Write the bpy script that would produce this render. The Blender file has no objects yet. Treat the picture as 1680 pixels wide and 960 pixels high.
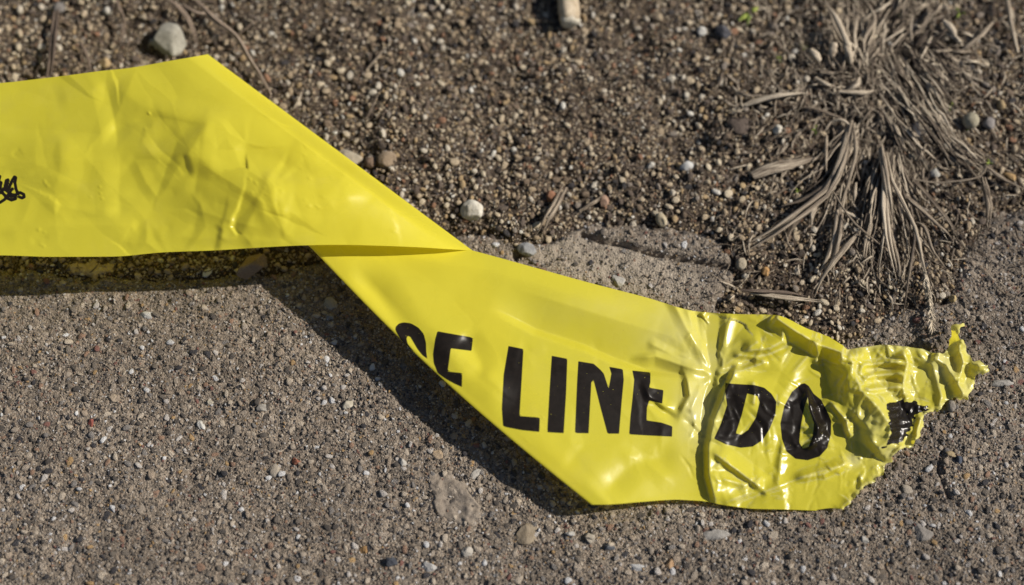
import bpy, math, random
import numpy as np
from mathutils import Vector, Euler, Matrix

random.seed(7)
RNG = np.random.default_rng(11)
SC = bpy.context.scene
COL = SC.collection
rad = math.radians

# ------------------------------------------------------------------ camera
TILT = rad(20.0)
DIST = 0.62
LENS = 53.14
K = 36.0 / LENS / 1680.0
CAM = np.array([0.0, -DIST * math.sin(TILT), DIST * math.cos(TILT)])
FW = np.array([0.0, math.sin(TILT), -math.cos(TILT)])
UP = np.array([0.0, math.cos(TILT), math.sin(TILT)])

cam_data = bpy.data.cameras.new('camera')
cam = bpy.data.objects.new('camera', cam_data)
COL.objects.link(cam)
cam.location = CAM
cam.rotation_euler = (TILT, 0, 0)
cam_data.lens = LENS
cam_data.sensor_width = 36.0
cam_data.sensor_fit = 'HORIZONTAL'
cam_data.clip_start = 0.01
cam_data.clip_end = 200.0
cam_data.dof.use_dof = True
cam_data.dof.focus_distance = 0.604
cam_data.dof.aperture_fstop = 2.9
cam_data.dof.aperture_blades = 8
SC.camera = cam

# ------------------------------------------------------------------ light
SUN_EL = rad(38.0)
SUN_AZ = rad(8.0)          # measured from +X (right of the photograph) towards +Y
world = bpy.data.worlds.new('World')
SC.world = world
world.use_nodes = True
wn, wl = world.node_tree.nodes, world.node_tree.links
wn.clear()
sky = wn.new('ShaderNodeTexSky')
sky.sky_type = 'NISHITA'
sky.sun_disc = False
sky.sun_elevation = SUN_EL
sky.sun_rotation = math.pi / 2 - SUN_AZ
bgn = wn.new('ShaderNodeBackground')
bgn.inputs['Strength'].default_value = 0.052
wo = wn.new('ShaderNodeOutputWorld')
wl.new(sky.outputs[0], bgn.inputs[0])
wl.new(bgn.outputs[0], wo.inputs[0])

sun_data = bpy.data.lights.new('sun', 'SUN')
sun_data.energy = 5.0
sun_data.angle = rad(0.5)
sun_data.color = (1.0, 0.93, 0.83)
sun = bpy.data.objects.new('sun', sun_data)
COL.objects.link(sun)
sdir = Vector((math.cos(SUN_EL) * math.cos(SUN_AZ), math.cos(SUN_EL) * math.sin(SUN_AZ), math.sin(SUN_EL)))
sun.rotation_euler = sdir.to_track_quat('Z', 'Y').to_euler()
sun.location = sdir * 3

SC.view_settings.view_transform = 'Standard'
SC.view_settings.look = 'None'
SC.view_settings.exposure = 0.32
SC.view_settings.gamma = 1.0
SC.cycles.max_bounces = 8
SC.cycles.transmission_bounces = 6

# ------------------------------------------------------------------ helpers
def P(px, py, h):
    """point of the place that stands h metres over the slab, seen at (px, py) of the 1680x960 photograph"""
    px = np.asarray(px, float); py = np.asarray(py, float); h = np.asarray(h, float)
    a = (px - 840.0) * K
    b = (480.0 - py) * K
    dx = a
    dy = FW[1] + b * UP[1]
    dz = FW[2] + b * UP[2]
    s = (h - CAM[2]) / dz
    return np.stack([CAM[0] + s * dx, CAM[1] + s * dy, CAM[2] + s * dz], -1)

def PX(p):
    v = np.asarray(p) - CAM
    d = v @ FW
    return 840.0 + v[..., 0] / d / K, 480.0 - (v @ UP) / d / K

_T = np.random.default_rng(5).random((4, 256, 256))
def vnoise(x, y, s=0):
    t = _T[s % 4]
    x = x + 17.3 * s; y = y + 31.7 * s
    xi = np.floor(x).astype(int); yi = np.floor(y).astype(int)
    fx = x - xi; fy = y - yi
    fx = fx * fx * fx * (fx * (fx * 6 - 15) + 10); fy = fy * fy * fy * (fy * (fy * 6 - 15) + 10)
    g = lambda i, j: t[(i) & 255, (j) & 255]
    return (g(xi, yi) * (1 - fx) + g(xi + 1, yi) * fx) * (1 - fy) + (g(xi, yi + 1) * (1 - fx) + g(xi + 1, yi + 1) * fx) * fy - 0.5

def fbm(x, y, o=4, s=0):
    r = 0; a = 1.0
    for k in range(o):
        r = r + a * vnoise(x * 2 ** k, y * 2 ** k, s + k)
        a *= 0.5
    return r

def seg_dist(px, py, poly, closed=True):
    """distance to a polyline, its parameter, the side, the nearest point"""
    poly = np.asarray(poly, float)
    n = len(poly)
    best = np.full(px.shape, 1e18); bt = np.zeros(px.shape); side = np.zeros(px.shape)
    nx = np.zeros(px.shape); ny = np.zeros(px.shape)
    cum = 0.0; lens = [np.linalg.norm(poly[(i + 1) % n] - poly[i]) for i in range(n if closed else n - 1)]
    tot = sum(lens)
    for i, L in enumerate(lens):
        a = poly[i]; b = poly[(i + 1) % n]; d = b - a
        t = np.clip(((px - a[0]) * d[0] + (py - a[1]) * d[1]) / max(L * L, 1e-12), 0, 1)
        cx = a[0] + t * d[0]; cy = a[1] + t * d[1]
        q = (px - cx) ** 2 + (py - cy) ** 2
        m = q < best
        best = np.where(m, q, best)
        bt = np.where(m, (cum + t * L) / tot, bt)
        side = np.where(m, d[0] * (py - a[1]) - d[1] * (px - a[0]), side)
        nx = np.where(m, cx, nx); ny = np.where(m, cy, ny)
        cum += L
    return np.sqrt(best), bt, np.sign(side), nx, ny

def inside(px, py, poly):
    poly = np.asarray(poly, float); n = len(poly)
    r = np.zeros(px.shape, bool)
    for i in range(n):
        x1, y1 = poly[i]; x2, y2 = poly[(i + 1) % n]
        if y1 == y2: continue
        c = ((y1 > py) != (y2 > py)) & (px < (x2 - x1) * (py - y1) / (y2 - y1) + x1)
        r ^= c
    return r

def sdf(px, py, poly):
    d = seg_dist(px, py, poly)
    return np.where(inside(px, py, poly), d[0], -d[0])

def smooth(x, a, b):
    t = np.clip((x - a) / (b - a), 0, 1)
    return t * t * (3 - 2 * t)

def grid_mesh(name, V, keep=None):
    """V is (rows, cols, 3)"""
    R_, C_ = V.shape[:2]
    idx = np.arange(R_ * C_).reshape(R_, C_)
    q = np.stack([idx[:-1, :-1], idx[:-1, 1:], idx[1:, 1:], idx[1:, :-1]], -1).reshape(-1, 4)
    if keep is not None:
        q = q[keep.reshape(-1)]
    me = bpy.data.meshes.new(name)
    me.vertices.add(R_ * C_)
    me.vertices.foreach_set('co', V.reshape(-1).astype(np.float32))
    me.loops.add(q.size)
    me.loops.foreach_set('vertex_index', q.reshape(-1).astype(np.int32))
    me.polygons.add(len(q))
    me.polygons.foreach_set('loop_start', (np.arange(len(q)) * 4).astype(np.int32))
    me.polygons.foreach_set('use_smooth', np.ones(len(q), bool))
    me.update(calc_edges=True)
    return me

def link(name, me, mat=None, parent=None, label=None, cat=None, group=None, kind=None):
    o = bpy.data.objects.new(name, me)
    COL.objects.link(o)
    if mat is not None and not me.materials:
        me.materials.append(mat)
    if parent is not None:
        o.parent = parent
    if label: o['label'] = label
    if cat: o['category'] = cat
    if group: o['group'] = group
    if kind: o['kind'] = kind
    return o

def empty(name, loc, label, cat, group=None, rz=0.0):
    o = bpy.data.objects.new(name, None)
    o.empty_display_size = 0.01
    COL.objects.link(o)
    o.location = loc; o.rotation_euler = (0, 0, rz)
    o['label'] = label; o['category'] = cat
    if group: o['group'] = group
    return o

# ------------------------------------------------------------------ materials
class NT:
    def __init__(self, name):
        self.m = bpy.data.materials.new(name)
        self.m.use_nodes = True
        self.t = self.m.node_tree
        self.t.nodes.clear()
        self.out = self.t.nodes.new('ShaderNodeOutputMaterial')
    def n(self, kind, **kw):
        nd = self.t.nodes.new(kind)
        for k, v in kw.items():
            if k in nd.inputs.keys():
                if isinstance(v, bpy.types.NodeSocket): self.t.links.new(v, nd.inputs[k])
                else: nd.inputs[k].default_value = v
            else:
                setattr(nd, k, v)
        return nd
    def l(self, a, b): self.t.links.new(a, b)
    def noise(self, vec, scale, detail=3.0, rough=0.55):
        nd = self.n('ShaderNodeTexNoise', Scale=scale, Detail=detail, Roughness=rough)
        self.l(vec, nd.inputs['Vector'])
        return nd.outputs['Fac']
    def ramp(self, fac, stops, interp='LINEAR'):
        nd = self.n('ShaderNodeValToRGB')
        cr = nd.color_ramp; cr.interpolation = interp
        while len(cr.elements) < len(stops): cr.elements.new(0.5)
        for e, (p, c) in zip(cr.elements, stops):
            e.position = p
            e.color = (c[0], c[1], c[2], 1) if isinstance(c, (tuple, list)) else (c, c, c, 1)
        self.l(fac, nd.inputs['Fac'])
        return nd.outputs['Color']
    def mix(self, fac, a, b, blend='MIX'):
        nd = self.n('ShaderNodeMix', data_type='RGBA', blend_type=blend)
        for s, v in ((0, fac), (6, a), (7, b)):
            if isinstance(v, bpy.types.NodeSocket): self.l(v, nd.inputs[s])
            else: nd.inputs[s].default_value = v if s == 0 else (v[0], v[1], v[2], 1)
        return nd.outputs[2]
    def math(self, op, a, b=0.0, clamp=False):
        nd = self.n('ShaderNodeMath', operation=op, use_clamp=clamp)
        for s, v in ((0, a), (1, b)):
            if isinstance(v, bpy.types.NodeSocket): self.l(v, nd.inputs[s])
            else: nd.inputs[s].default_value = v
        return nd.outputs[0]
    def bump(self, h, strength, dist):
        nd = self.n('ShaderNodeBump', Strength=strength, Distance=dist)
        self.l(h, nd.inputs['Height'])
        return nd.outputs['Normal']

def obj_coord(nt):
    return nt.n('ShaderNodeTexCoord').outputs['Object']

def principled(nt, color, rough=0.8, normal=None, spec=0.3, **kw):
    b = nt.n('ShaderNodeBsdfPrincipled')
    if isinstance(color, bpy.types.NodeSocket): nt.l(color, b.inputs['Base Color'])
    else: b.inputs['Base Color'].default_value = (*color, 1)
    if isinstance(rough, bpy.types.NodeSocket): nt.l(rough, b.inputs['Roughness'])
    else: b.inputs['Roughness'].default_value = rough
    b.inputs['Specular IOR Level'].default_value = spec
    if normal is not None: nt.l(normal, b.inputs['Normal'])
    for k, v in kw.items(): b.inputs[k].default_value = v
    nt.l(b.outputs[0], nt.out.inputs['Surface'])
    return b

def mat_tape():
    nt = NT('tape_film')
    co = obj_coord(nt)
    ink = nt.n('ShaderNodeAttribute', attribute_name='ink').outputs['Fac']
    fac = nt.n('ShaderNodeMapRange', interpolation_type='SMOOTHSTEP')
    nt.l(ink, fac.inputs['Value'])
    fac.inputs['From Min'].default_value = -0.9; fac.inputs['From Max'].default_value = 0.9
    fac = fac.outputs['Result']
    pin = nt.ramp(nt.noise(co, 1400.0, 2.0, 0.6), [(0.22, 0.3), (0.26, 1.0)])
    fac = nt.math('MULTIPLY', fac, pin)
    wob = nt.noise(co, 60.0, 3.0)
    yel = nt.mix(wob, (0.68, 0.615, 0.045), (0.73, 0.67, 0.060))
    dust = nt.noise(co, 34.0, 6.0, 0.7)
    dfac = nt.math('MULTIPLY', nt.ramp(dust, [(0.55, 0.0), (0.78, 1.0)]), 0.10)
    yel = nt.mix(dfac, yel, (0.62, 0.52, 0.30))
    fleck = nt.math('MULTIPLY', nt.ramp(nt.noise(co, 620.0, 3.0, 0.7), [(0.70, 0.0), (0.75, 1.0)]), nt.ramp(nt.noise(co, 26.0, 3.0), [(0.48, 0.0), (0.64, 0.55)]))
    yel = nt.mix(fleck, yel, (0.24, 0.18, 0.09))
    pale = nt.n('ShaderNodeAttribute', attribute_name='pale').outputs['Fac']
    yel = nt.mix(nt.math('MULTIPLY', pale, nt.math('ADD', nt.math('MULTIPLY', nt.noise(co, 220.0, 4.0, 0.6), 0.9), 0.3), True), yel, (0.76, 0.73, 0.36))
    blk = nt.mix(nt.noise(co, 500.0, 2.0), (0.006, 0.005, 0.004), (0.016, 0.012, 0.009))
    col = nt.mix(fac, yel, blk)
    h1 = nt.noise(co, 160.0, 4.0, 0.6)
    h2 = nt.noise(co, 900.0, 3.0, 0.5)
    nrm = nt.bump(nt.math('ADD', nt.math('MULTIPLY', h1, 1.0), nt.math('MULTIPLY', h2, 0.10)), 0.25, 0.0003)
    b = nt.n('ShaderNodeBsdfPrincipled')
    nt.l(col, b.inputs['Base Color']); nt.l(nrm, b.inputs['Normal'])
    rg = nt.math('ADD', nt.math('MULTIPLY', nt.noise(co, 45.0, 2.0), 0.14), 0.20)
    nt.l(rg, b.inputs['Roughness'])
    nt.l(nt.math('SUBTRACT', 0.5, nt.math('MULTIPLY', fac, 0.30)), b.inputs['Specular IOR Level'])
    tr = nt.n('ShaderNodeBsdfTranslucent')
    nt.l(nt.mix(fac, (0.85, 0.74, 0.04), (0.02, 0.015, 0.01)), tr.inputs['Color'])
    nt.l(nrm, tr.inputs['Normal'])
    mx = nt.n('ShaderNodeMixShader')
    tf = nt.math('MULTIPLY', nt.math('SUBTRACT', 1.0, fac), 0.42)
    nt.l(tf, mx.inputs[0]); nt.l(b.outputs[0], mx.inputs[1]); nt.l(tr.outputs[0], mx.inputs[2])
    nt.l(mx.outputs[0], nt.out.inputs['Surface'])
    return nt.m

SOIL_STOPS = [(0.0, (0.07, 0.054, 0.042)), (0.08, (0.24, 0.18, 0.125)), (0.17, (0.46, 0.36, 0.24)), (0.33, (0.16, 0.125, 0.10)),
              (0.41, (0.60, 0.49, 0.34)), (0.56, (0.32, 0.275, 0.23)), (0.63, (0.70, 0.60, 0.44)), (0.75, (0.36, 0.20, 0.12)),
              (0.785, (0.52, 0.38, 0.21)), (0.85, (0.05, 0.048, 0.052)), (0.895, (0.72, 0.65, 0.53)), (0.97, (0.80, 0.77, 0.69))]
SLAB_STOPS = [(0.0, (0.225, 0.190, 0.155)), (0.16, (0.412, 0.330, 0.251)), (0.30, (0.098, 0.085, 0.075)), (0.44, (0.451, 0.380, 0.305)),
              (0.55, (0.255, 0.235, 0.219)), (0.64, (0.353, 0.220, 0.150)), (0.68, (0.588, 0.500, 0.396)), (0.79, (0.044, 0.043, 0.051)),
              (0.865, (0.255, 0.120, 0.096)), (0.88, (0.490, 0.320, 0.150)), (0.905, (0.627, 0.580, 0.535)), (0.965, (0.764, 0.760, 0.760))]

def stain_fac(nt, vec):
    a = nt.noise(vec, 17.0, 5.0, 0.65); b = nt.noise(vec, 70.0, 4.0, 0.6)
    t = nt.math('ADD', nt.math('MULTIPLY', a, 0.7), nt.math('MULTIPLY', b, 0.3))
    return nt.math('MULTIPLY', nt.ramp(t, [(0.38, 0.0), (0.62, 1.0)]), 0.75)

def mat_grain(name, stops, dirt, dirt_amt, stain_col=(0.80, 0.76, 0.73)):
    nt = NT(name)
    co = obj_coord(nt)
    oi = nt.n('ShaderNodeObjectInfo'); rnd = oi.outputs['Random']
    base = nt.ramp(rnd, stops, 'CONSTANT')
    stain = stain_fac(nt, oi.outputs['Location'])
    v = nt.n('ShaderNodeVectorMath', operation='ADD')
    nt.l(co, v.inputs[0])
    cm = nt.n('ShaderNodeCombineXYZ'); nt.l(nt.math('MULTIPLY', rnd, 60.0), cm.inputs[0]); nt.l(cm.outputs[0], v.inputs[1])
    nz = nt.noise(v.outputs[0], 2.6, 5.0, 0.7)
    f = nt.ramp(nz, [(0.38, 0.0), (0.66, 1.0)])
    col = nt.mix(nt.math('MULTIPLY', f, dirt_amt), base, dirt)
    col = nt.mix(stain, col, stain_col, 'MULTIPLY')
    fine = nt.noise(v.outputs[0], 11.0, 3.0, 0.7)
    col = nt.mix(nt.math('MULTIPLY', fine, 0.5), col, (0.5, 0.5, 0.5), 'OVERLAY')
    principled(nt, col, 0.75, nt.bump(nt.noise(v.outputs[0], 5.0, 5.0, 0.65), 0.6, 0.12), 0.35)
    return nt.m

def mat_soil():
    nt = NT('soil')
    co = obj_coord(nt)
    a = nt.noise(co, 260.0, 6.0, 0.7)
    col = nt.ramp(a, [(0.30, (0.018, 0.013, 0.010)), (0.5, (0.046, 0.034, 0.026)), (0.68, (0.105, 0.079, 0.058))])
    vo = nt.n('ShaderNodeTexVoronoi', Scale=1500.0); nt.l(co, vo.inputs['Vector'])
    g = nt.ramp(vo.outputs['Color'], [(0.0, (0.02, 0.015, 0.012)), (0.55, (0.06, 0.046, 0.034)), (0.8, (0.17, 0.13, 0.09)), (0.95, (0.38, 0.30, 0.21))])
    col = nt.mix(0.5, col, g)
    hh = nt.math('ADD', nt.math('MULTIPLY', vo.outputs['Distance'], -0.5), a)
    principled(nt, col, 0.95, nt.bump(hh, 1.0, 0.0010), 0.15)
    return nt.m

def mat_slab():
    nt = NT('weathered_concrete')
    co = obj_coord(nt)
    big = nt.noise(co, 14.0, 5.0, 0.6)
    a = nt.noise(co, 420.0, 5.0, 0.7)
    base = nt.ramp(a, [(0.3, (0.055, 0.047, 0.040)), (0.5, (0.15, 0.130, 0.108)), (0.7, (0.30, 0.262, 0.22))])
    vo = nt.n('ShaderNodeTexVoronoi', Scale=1300.0); nt.l(co, vo.inputs['Vector'])
    g = nt.ramp(vo.outputs['Color'], [(0.0, (0.07, 0.058, 0.05)), (0.35, (0.18, 0.145, 0.11)), (0.6, (0.28, 0.22, 0.165)), (0.85, (0.42, 0.35, 0.27)), (0.97, (0.6, 0.55, 0.48))])
    col = nt.mix(0.55, base, g)
    col = nt.mix(stain_fac(nt, co), col, (0.58, 0.57, 0.57), 'MULTIPLY')
    hh = nt.math('ADD', nt.math('MULTIPLY', vo.outputs['Distance'], -0.7), a)
    # pale sandy dust caked on the broken lip
    mp = nt.n('ShaderNodeMapping', vector_type='TEXTURE'); nt.l(co, mp.inputs['Vector'])
    mp.inputs['Location'].default_value = (0.0425, 0.0115, 0.0); mp.inputs['Scale'].default_value = (0.056, 0.018, 1.0); mp.inputs['Rotation'].default_value = (0, 0, -0.24)
    ln = nt.n('ShaderNodeVectorMath', operation='LENGTH'); nt.l(mp.outputs[0], ln.inputs[0])
    lf = nt.ramp(nt.math('ADD', ln.outputs['Value'], nt.math('MULTIPLY', nt.noise(co, 60.0, 4.0), 0.6)), [(0.85, 0.75), (1.0, 0.25)])
    col = nt.mix(nt.math('MULTIPLY', lf, nt.ramp(ln.outputs['Value'], [(0.6, 0.7), (1.0, 0.0)])), col, (0.36, 0.31, 0.245))
    principled(nt, col, 0.9, nt.bump(hh, 1.0, 0.0007), 0.2)
    return nt.m

def mat_stone(name, c1, c2, scale=250.0, rough=0.85, speck=None):
    nt = NT(name)
    co = obj_coord(nt)
    a = nt.noise(co, scale, 6.0, 0.7)
    col = nt.ramp(a, [(0.32, c1), (0.66, c2)])
    sp = nt.noise(co, scale * 5, 3.0, 0.7)
    col = nt.mix(nt.ramp(sp, [(0.58, 0.0), (0.66, 0.55)]), col, speck or (c1[0] * .45, c1[1] * .45, c1[2] * .45))
    principled(nt, col, rough, nt.bump(nt.math('ADD', a, nt.math('MULTIPLY', sp, 0.4)), 0.8, 0.0007), 0.3)
    return nt.m

def mat_straw(name, c1, c2, c3):
    nt = NT(name)
    uv = nt.n('ShaderNodeUVMap').outputs['UV']
    mp = nt.n('ShaderNodeMapping'); nt.l(uv, mp.inputs['Vector']); mp.inputs['Scale'].default_value = (14.0, 1.3, 1.0)
    rnd = nt.n('ShaderNodeObjectInfo').outputs['Random']
    cm = nt.n('ShaderNodeCombineXYZ'); nt.l(nt.math('MULTIPLY', rnd, 40.0), cm.inputs[2])
    v = nt.n('ShaderNodeVectorMath', operation='ADD'); nt.l(mp.outputs[0], v.inputs[0]); nt.l(cm.outputs[0], v.inputs[1])
    a = nt.noise(v.outputs[0], 1.0, 4.0, 0.65)
    vc = nt.n('ShaderNodeAttribute', attribute_name='tone').outputs['Fac']
    t = nt.math('ADD', nt.math('ADD', nt.math('MULTIPLY', a, 1.5), -0.3), nt.math('MULTIPLY', nt.math('SUBTRACT', vc, 0.5), 0.55))
    t = nt.math('ADD', t, nt.math('MULTIPLY', nt.math('SUBTRACT', rnd, 0.5), 0.25))
    col = nt.ramp(t, [(0.22, c1), (0.45, c2), (0.72, c3)])
    principled(nt, col, 0.7, nt.bump(a, 0.7, 0.0004), 0.3)
    return nt.m

M_TAPE = mat_tape()
M_GRAVEL = mat_grain('gravel_grain', SOIL_STOPS, (0.15, 0.11, 0.078), 0.16)
M_AGG = mat_grain('concrete_aggregate', SLAB_STOPS, (0.21, 0.18, 0.15), 0.16, (0.56, 0.555, 0.56))
M_SOIL = mat_soil()
M_SLAB = mat_slab()
M_STRAW = mat_straw('dry_straw', (0.045, 0.032, 0.023), (0.21, 0.165, 0.12), (0.54, 0.46, 0.35))
M_TWIG = mat_straw('brown_twig', (0.06, 0.042, 0.032), (0.20, 0.15, 0.11), (0.40, 0.31, 0.235))
M_GREEN = mat_straw('green_sprout', (0.05, 0.07, 0.012), (0.13, 0.18, 0.03), (0.26, 0.30, 0.06))

# ------------------------------------------------------------------ ground relief
SLAB_PX = [(-2600, 440), (-600, 432), (0, 436), (120, 448), (240, 452), (360, 450), (470, 440), (560, 420), (640, 396), (735, 378), (800, 376),
           (858, 396), (905, 392), (945, 374), (965, 360), (1040, 358), (1110, 372), (1185, 392), (1212, 425), (1205, 462), (1180, 500),
           (1200, 540), (1300, 560), (1400, 545), (1445, 512), (1500, 500), (1548, 492), (1566, 440), (1585, 392), (1612, 356), (1660, 340),
           (1760, 322), (2000, 315), (4200, 300)]
_s = P([p[0] for p in SLAB_PX], [p[1] for p in SLAB_PX], 0.0)[:, :2]
SLAB_W = np.vstack([[(-3.0, _s[0, 1])], _s, [(3.0, _s[-1, 1]), (3.0, -1.2), (-3.0, -1.2)]])
CRACK = P([948, 985, 1020, 1050, 1095, 1140, 1190, 1235], [381, 394, 400, 410, 421, 428, 437, 444], 0.0)[:, :2]
CRACK2 = P([858, 850, 856, 846], [392, 402, 410, 425], 0.0)[:, :2]
CRACK3 = P([1545, 1540, 1550, 1556, 1570], [742, 770, 800, 815, 830], 0.0)[:, :2]

LIP = P(1010, 430, 0.0)
def lip_amount(x, y):
    return np.exp(-((((x - LIP[0]) / 0.048) ** 2 + ((y - LIP[1] + 0.25 * (x - LIP[0])) / 0.016) ** 2)) ** 1.5)

def soil_z(x, y):
    z = -0.0012 + 0.0052 * fbm(x * 42, y * 42, 4, 0) + 0.0026 * np.abs(fbm(x * 170, y * 170, 3, 2)) + 0.0010 * fbm(x * 520, y * 520, 2, 3)
    px, py = PX(np.stack([x, y, np.zeros_like(x)], -1))
    # mound that carries the dry grass
    z = z + 0.004 * np.exp(-(((px - 1420) / 170) ** 2 + ((py - 150) / 150) ** 2))
    # hollow between the broken kerb and the grass
    z = z - 0.005 * np.exp(-(((px - 1235) / 50) ** 2 + ((py - 480) / 38) ** 2))
    z = z - 0.004 * np.exp(-(((px - 180) / 300) ** 2 + ((py - 400) / 40) ** 2))
    near = (np.abs(x) < 0.5) & (y > -0.3) & (y < 0.3)
    sd = np.where(y > 0.3, -1.0, 1.0)
    sd[near] = sdf(x[near], y[near], SLAB_W)
    inb = (np.abs(x) < 3.0) & (y > -1.2)
    z = z - 0.0075 * smooth(np.where(inb, sd, -1.0), -0.004, 0.010)
    far = np.sqrt(x * x + y * y)
    return np.where(far > 0.6, z * np.exp(-(far - 0.6) * 2) + 0.0008 * fbm(x * 9, y * 9, 2, 1), z)

def slab_z(x, y):
    wob = 0.0028 * fbm(x * 120, y * 120, 3, 3)
    n = 0.0014 * fbm(x * 30, y * 30, 3, 1) + 0.0011 * fbm(x * 330, y * 330, 3, 2)
    near = (np.abs(x) < 0.45) & (y > -0.35) & (y < 0.35)
    d = np.where(near, 0.0, 0.02)
    sd = sdf(x, y, SLAB_W) + wob
    z = n - 0.0105 * (1 - smooth(sd, -0.006, 0.0045))
    c, t, *_ = seg_dist(x, y, CRACK, False)
    z = z - 0.0045 * np.exp(-(c / 0.0011) ** 2) * smooth(t, 0, 0.03) * (1 - smooth(t, 0.96, 1.0))
    c, *_ = seg_dist(x, y, CRACK2, False)
    z = z - 0.004 * np.exp(-(c / 0.0013) ** 2)
    c, *_ = seg_dist(x, y, CRACK3, False)
    z = z - 0.0018 * np.exp(-(c / 0.0009) ** 2)
    return z

def ground_z(x, y):
    return np.maximum(soil_z(x, y), slab_z(x, y))
def gz(px, py):
    p = P(px, py, 0.0)
    return float(ground_z(np.array([p[0]]), np.array([p[1]]))[0])
def G(px, py, h=0.0):
    """point h metres over the ground as seen at px, py"""
    z = gz(px, py)
    return P(px, py, z + h)

def axis(lo, hi, step, far, grow=1.22):
    a = list(np.arange(lo, hi + step * .5, step))
    s = step; v = a[-1]
    while v < far:
        s *= grow; v += s; a.append(v)
    s = step; v = a[0]; b = []
    while v > -far:
        s *= grow; v -= s; b.append(v)
    return np.array(b[::-1] + a)

xs = axis(-0.26, 0.26, 0.0011, 60.0); ys = axis(-0.06, 0.19, 0.0011, 60.0)
X, Y = np.meshgrid(xs, ys)
soil = link('soil', grid_mesh('soil', np.stack([X, Y, soil_z(X, Y)], -1)), M_SOIL, kind='structure')
soil['label'] = 'dark brown bare soil covered in fine gravel behind the tape'
xs = axis(-0.27, 0.27, 0.00095, 3.05); ys = axis(-0.165, 0.065, 0.00095, 1.3)
X, Y = np.meshgrid(xs, ys)
Z = slab_z(X, Y)
kp = (Z[:-1, :-1] > -0.0095) | (Z[1:, 1:] > -0.0095) | (Z[:-1, 1:] > -0.0095) | (Z[1:, :-1] > -0.0095)
slab = link('concrete_pavement', grid_mesh('concrete_pavement', np.stack([X, Y, Z], -1), kp), M_SLAB, kind='structure')
slab['label'] = 'weathered concrete pavement with exposed aggregate and a broken edge'

# ------------------------------------------------------------------ stones, shared shapes
def ico(sub):
    import bmesh
    bm = bmesh.new()
    bmesh.ops.create_icosphere(bm, subdivisions=sub, radius=1.0)
    v = np.array([p.co[:] for p in bm.verts]); f = [[q.index for q in p.verts] for p in bm.faces]
    bm.free()
    return v, f
ICO = {k: ico(k) for k in (1, 2, 3, 4)}

def rock_mesh(name, sub, seed, cuts=9, flat=(1, 1, 1), rough=0.08, soft=True, cutd=(0.62, 0.92)):
    """a lump cut by random planes: river pebble to broken stone"""
    v, f = ICO[sub]
    v = v.copy(); r = np.random.default_rng(seed)
    for k in range(cuts):
        n = r.normal(size=3); n /= np.linalg.norm(n)
        d = r.uniform(*cutd)
        s = v @ n
        m = s > d
        v[m] -= np.outer((s[m] - d) * 0.92, n)
    a = r.uniform(0, 50, 3)
    nn = fbm(v[:, 0] * 1.7 + a[0] + v[:, 2] * 1.1, v[:, 1] * 1.7 + a[1] - v[:, 2], 4, seed)
    v *= (1 + rough * 2 * nn)[:, None]
    v *= np.array(flat)
    me = bpy.data.meshes.new(name)
    me.from_pydata(v.tolist(), [], f)
    me.polygons.foreach_set('use_smooth', np.full(len(f), soft))
    me.update()
    return me

def variants(prefix, mat, n, sub, angular):
    L = []
    for i in range(n):
        ang = (i % 3 != 1) or angular
        fl = (1.0, random.uniform(0.62, 0.95), random.uniform(0.5, 0.8))
        me = rock_mesh(prefix, sub, 100 + i + (50 if angular else 0), 10 if ang else 5, fl, 0.10 if ang else 0.05, not ang or sub > 1, (0.55, 0.85) if ang else (0.75, 0.95))
        me.materials.append(mat)
        L.append(me)
    return L

GRAVEL_M = variants('pebble', M_GRAVEL, 9, 3, False)
AGG_M = variants('aggregate_stone', M_AGG, 9, 3, True)
GRAVEL_S = variants('gravel_grain', M_GRAVEL, 8, 2, False)
AGG_S = variants('aggregate_grain', M_AGG, 8, 2, True)

def source_collection(name, meshes):
    c = bpy.data.collections.new(name)
    for i, me in enumerate(meshes):
        o = bpy.data.objects.new('%s_%02d' % (name, i), me)
        c.objects.link(o)
    return c

def scatter(name, pts, rot, scl, idx, coll, parent, label):
    me = bpy.data.meshes.new(name)
    n = len(pts)
    me.vertices.add(n)
    me.vertices.foreach_set('co', pts.reshape(-1).astype(np.float32))
    for nm, arr, ty in (('rot', rot, 'FLOAT_VECTOR'), ('scl', scl, 'FLOAT_VECTOR')):
        at = me.attributes.new(nm, ty, 'POINT'); at.data.foreach_set('vector', arr.reshape(-1).astype(np.float32))
    at = me.attributes.new('idx', 'INT', 'POINT'); at.data.foreach_set('value', idx.astype(np.int32))
    o = link(name, me, None, parent, kind='stuff')
    o['label'] = label
    ng = bpy.data.node_groups.new(name, 'GeometryNodeTree')
    ng.interface.new_socket('Geometry', in_out='INPUT', socket_type='NodeSocketGeometry')
    ng.interface.new_socket('Geometry', in_out='OUTPUT', socket_type='NodeSocketGeometry')
    gi = ng.nodes.new('NodeGroupInput'); go = ng.nodes.new('NodeGroupOutput')
    ip = ng.nodes.new('GeometryNodeInstanceOnPoints')
    ci = ng.nodes.new('GeometryNodeCollectionInfo')
    ci.inputs['Collection'].default_value = coll
    ci.inputs['Separate Children'].default_value = True
    ci.inputs['Reset Children'].default_value = True
    def attr(nm, ty):
        a = ng.nodes.new('GeometryNodeInputNamedAttribute'); a.data_type = ty
        a.inputs['Name'].default_value = nm
        return a.outputs['Attribute']
    ip.inputs['Pick Instance'].default_value = True
    L = ng.links
    L.new(gi.outputs[0], ip.inputs['Points'])
    L.new(ci.outputs[0], ip.inputs['Instance'])
    L.new(attr('idx', 'INT'), ip.inputs['Instance Index'])
    L.new(attr('rot', 'FLOAT_VECTOR'), ip.inputs['Rotation'])
    L.new(attr('scl', 'FLOAT_VECTOR'), ip.inputs['Scale'])
    L.new(ip.outputs[0], go.inputs[0])
    md = o.modifiers.new('scatter', 'NODES'); md.node_group = ng
    return o

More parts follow.
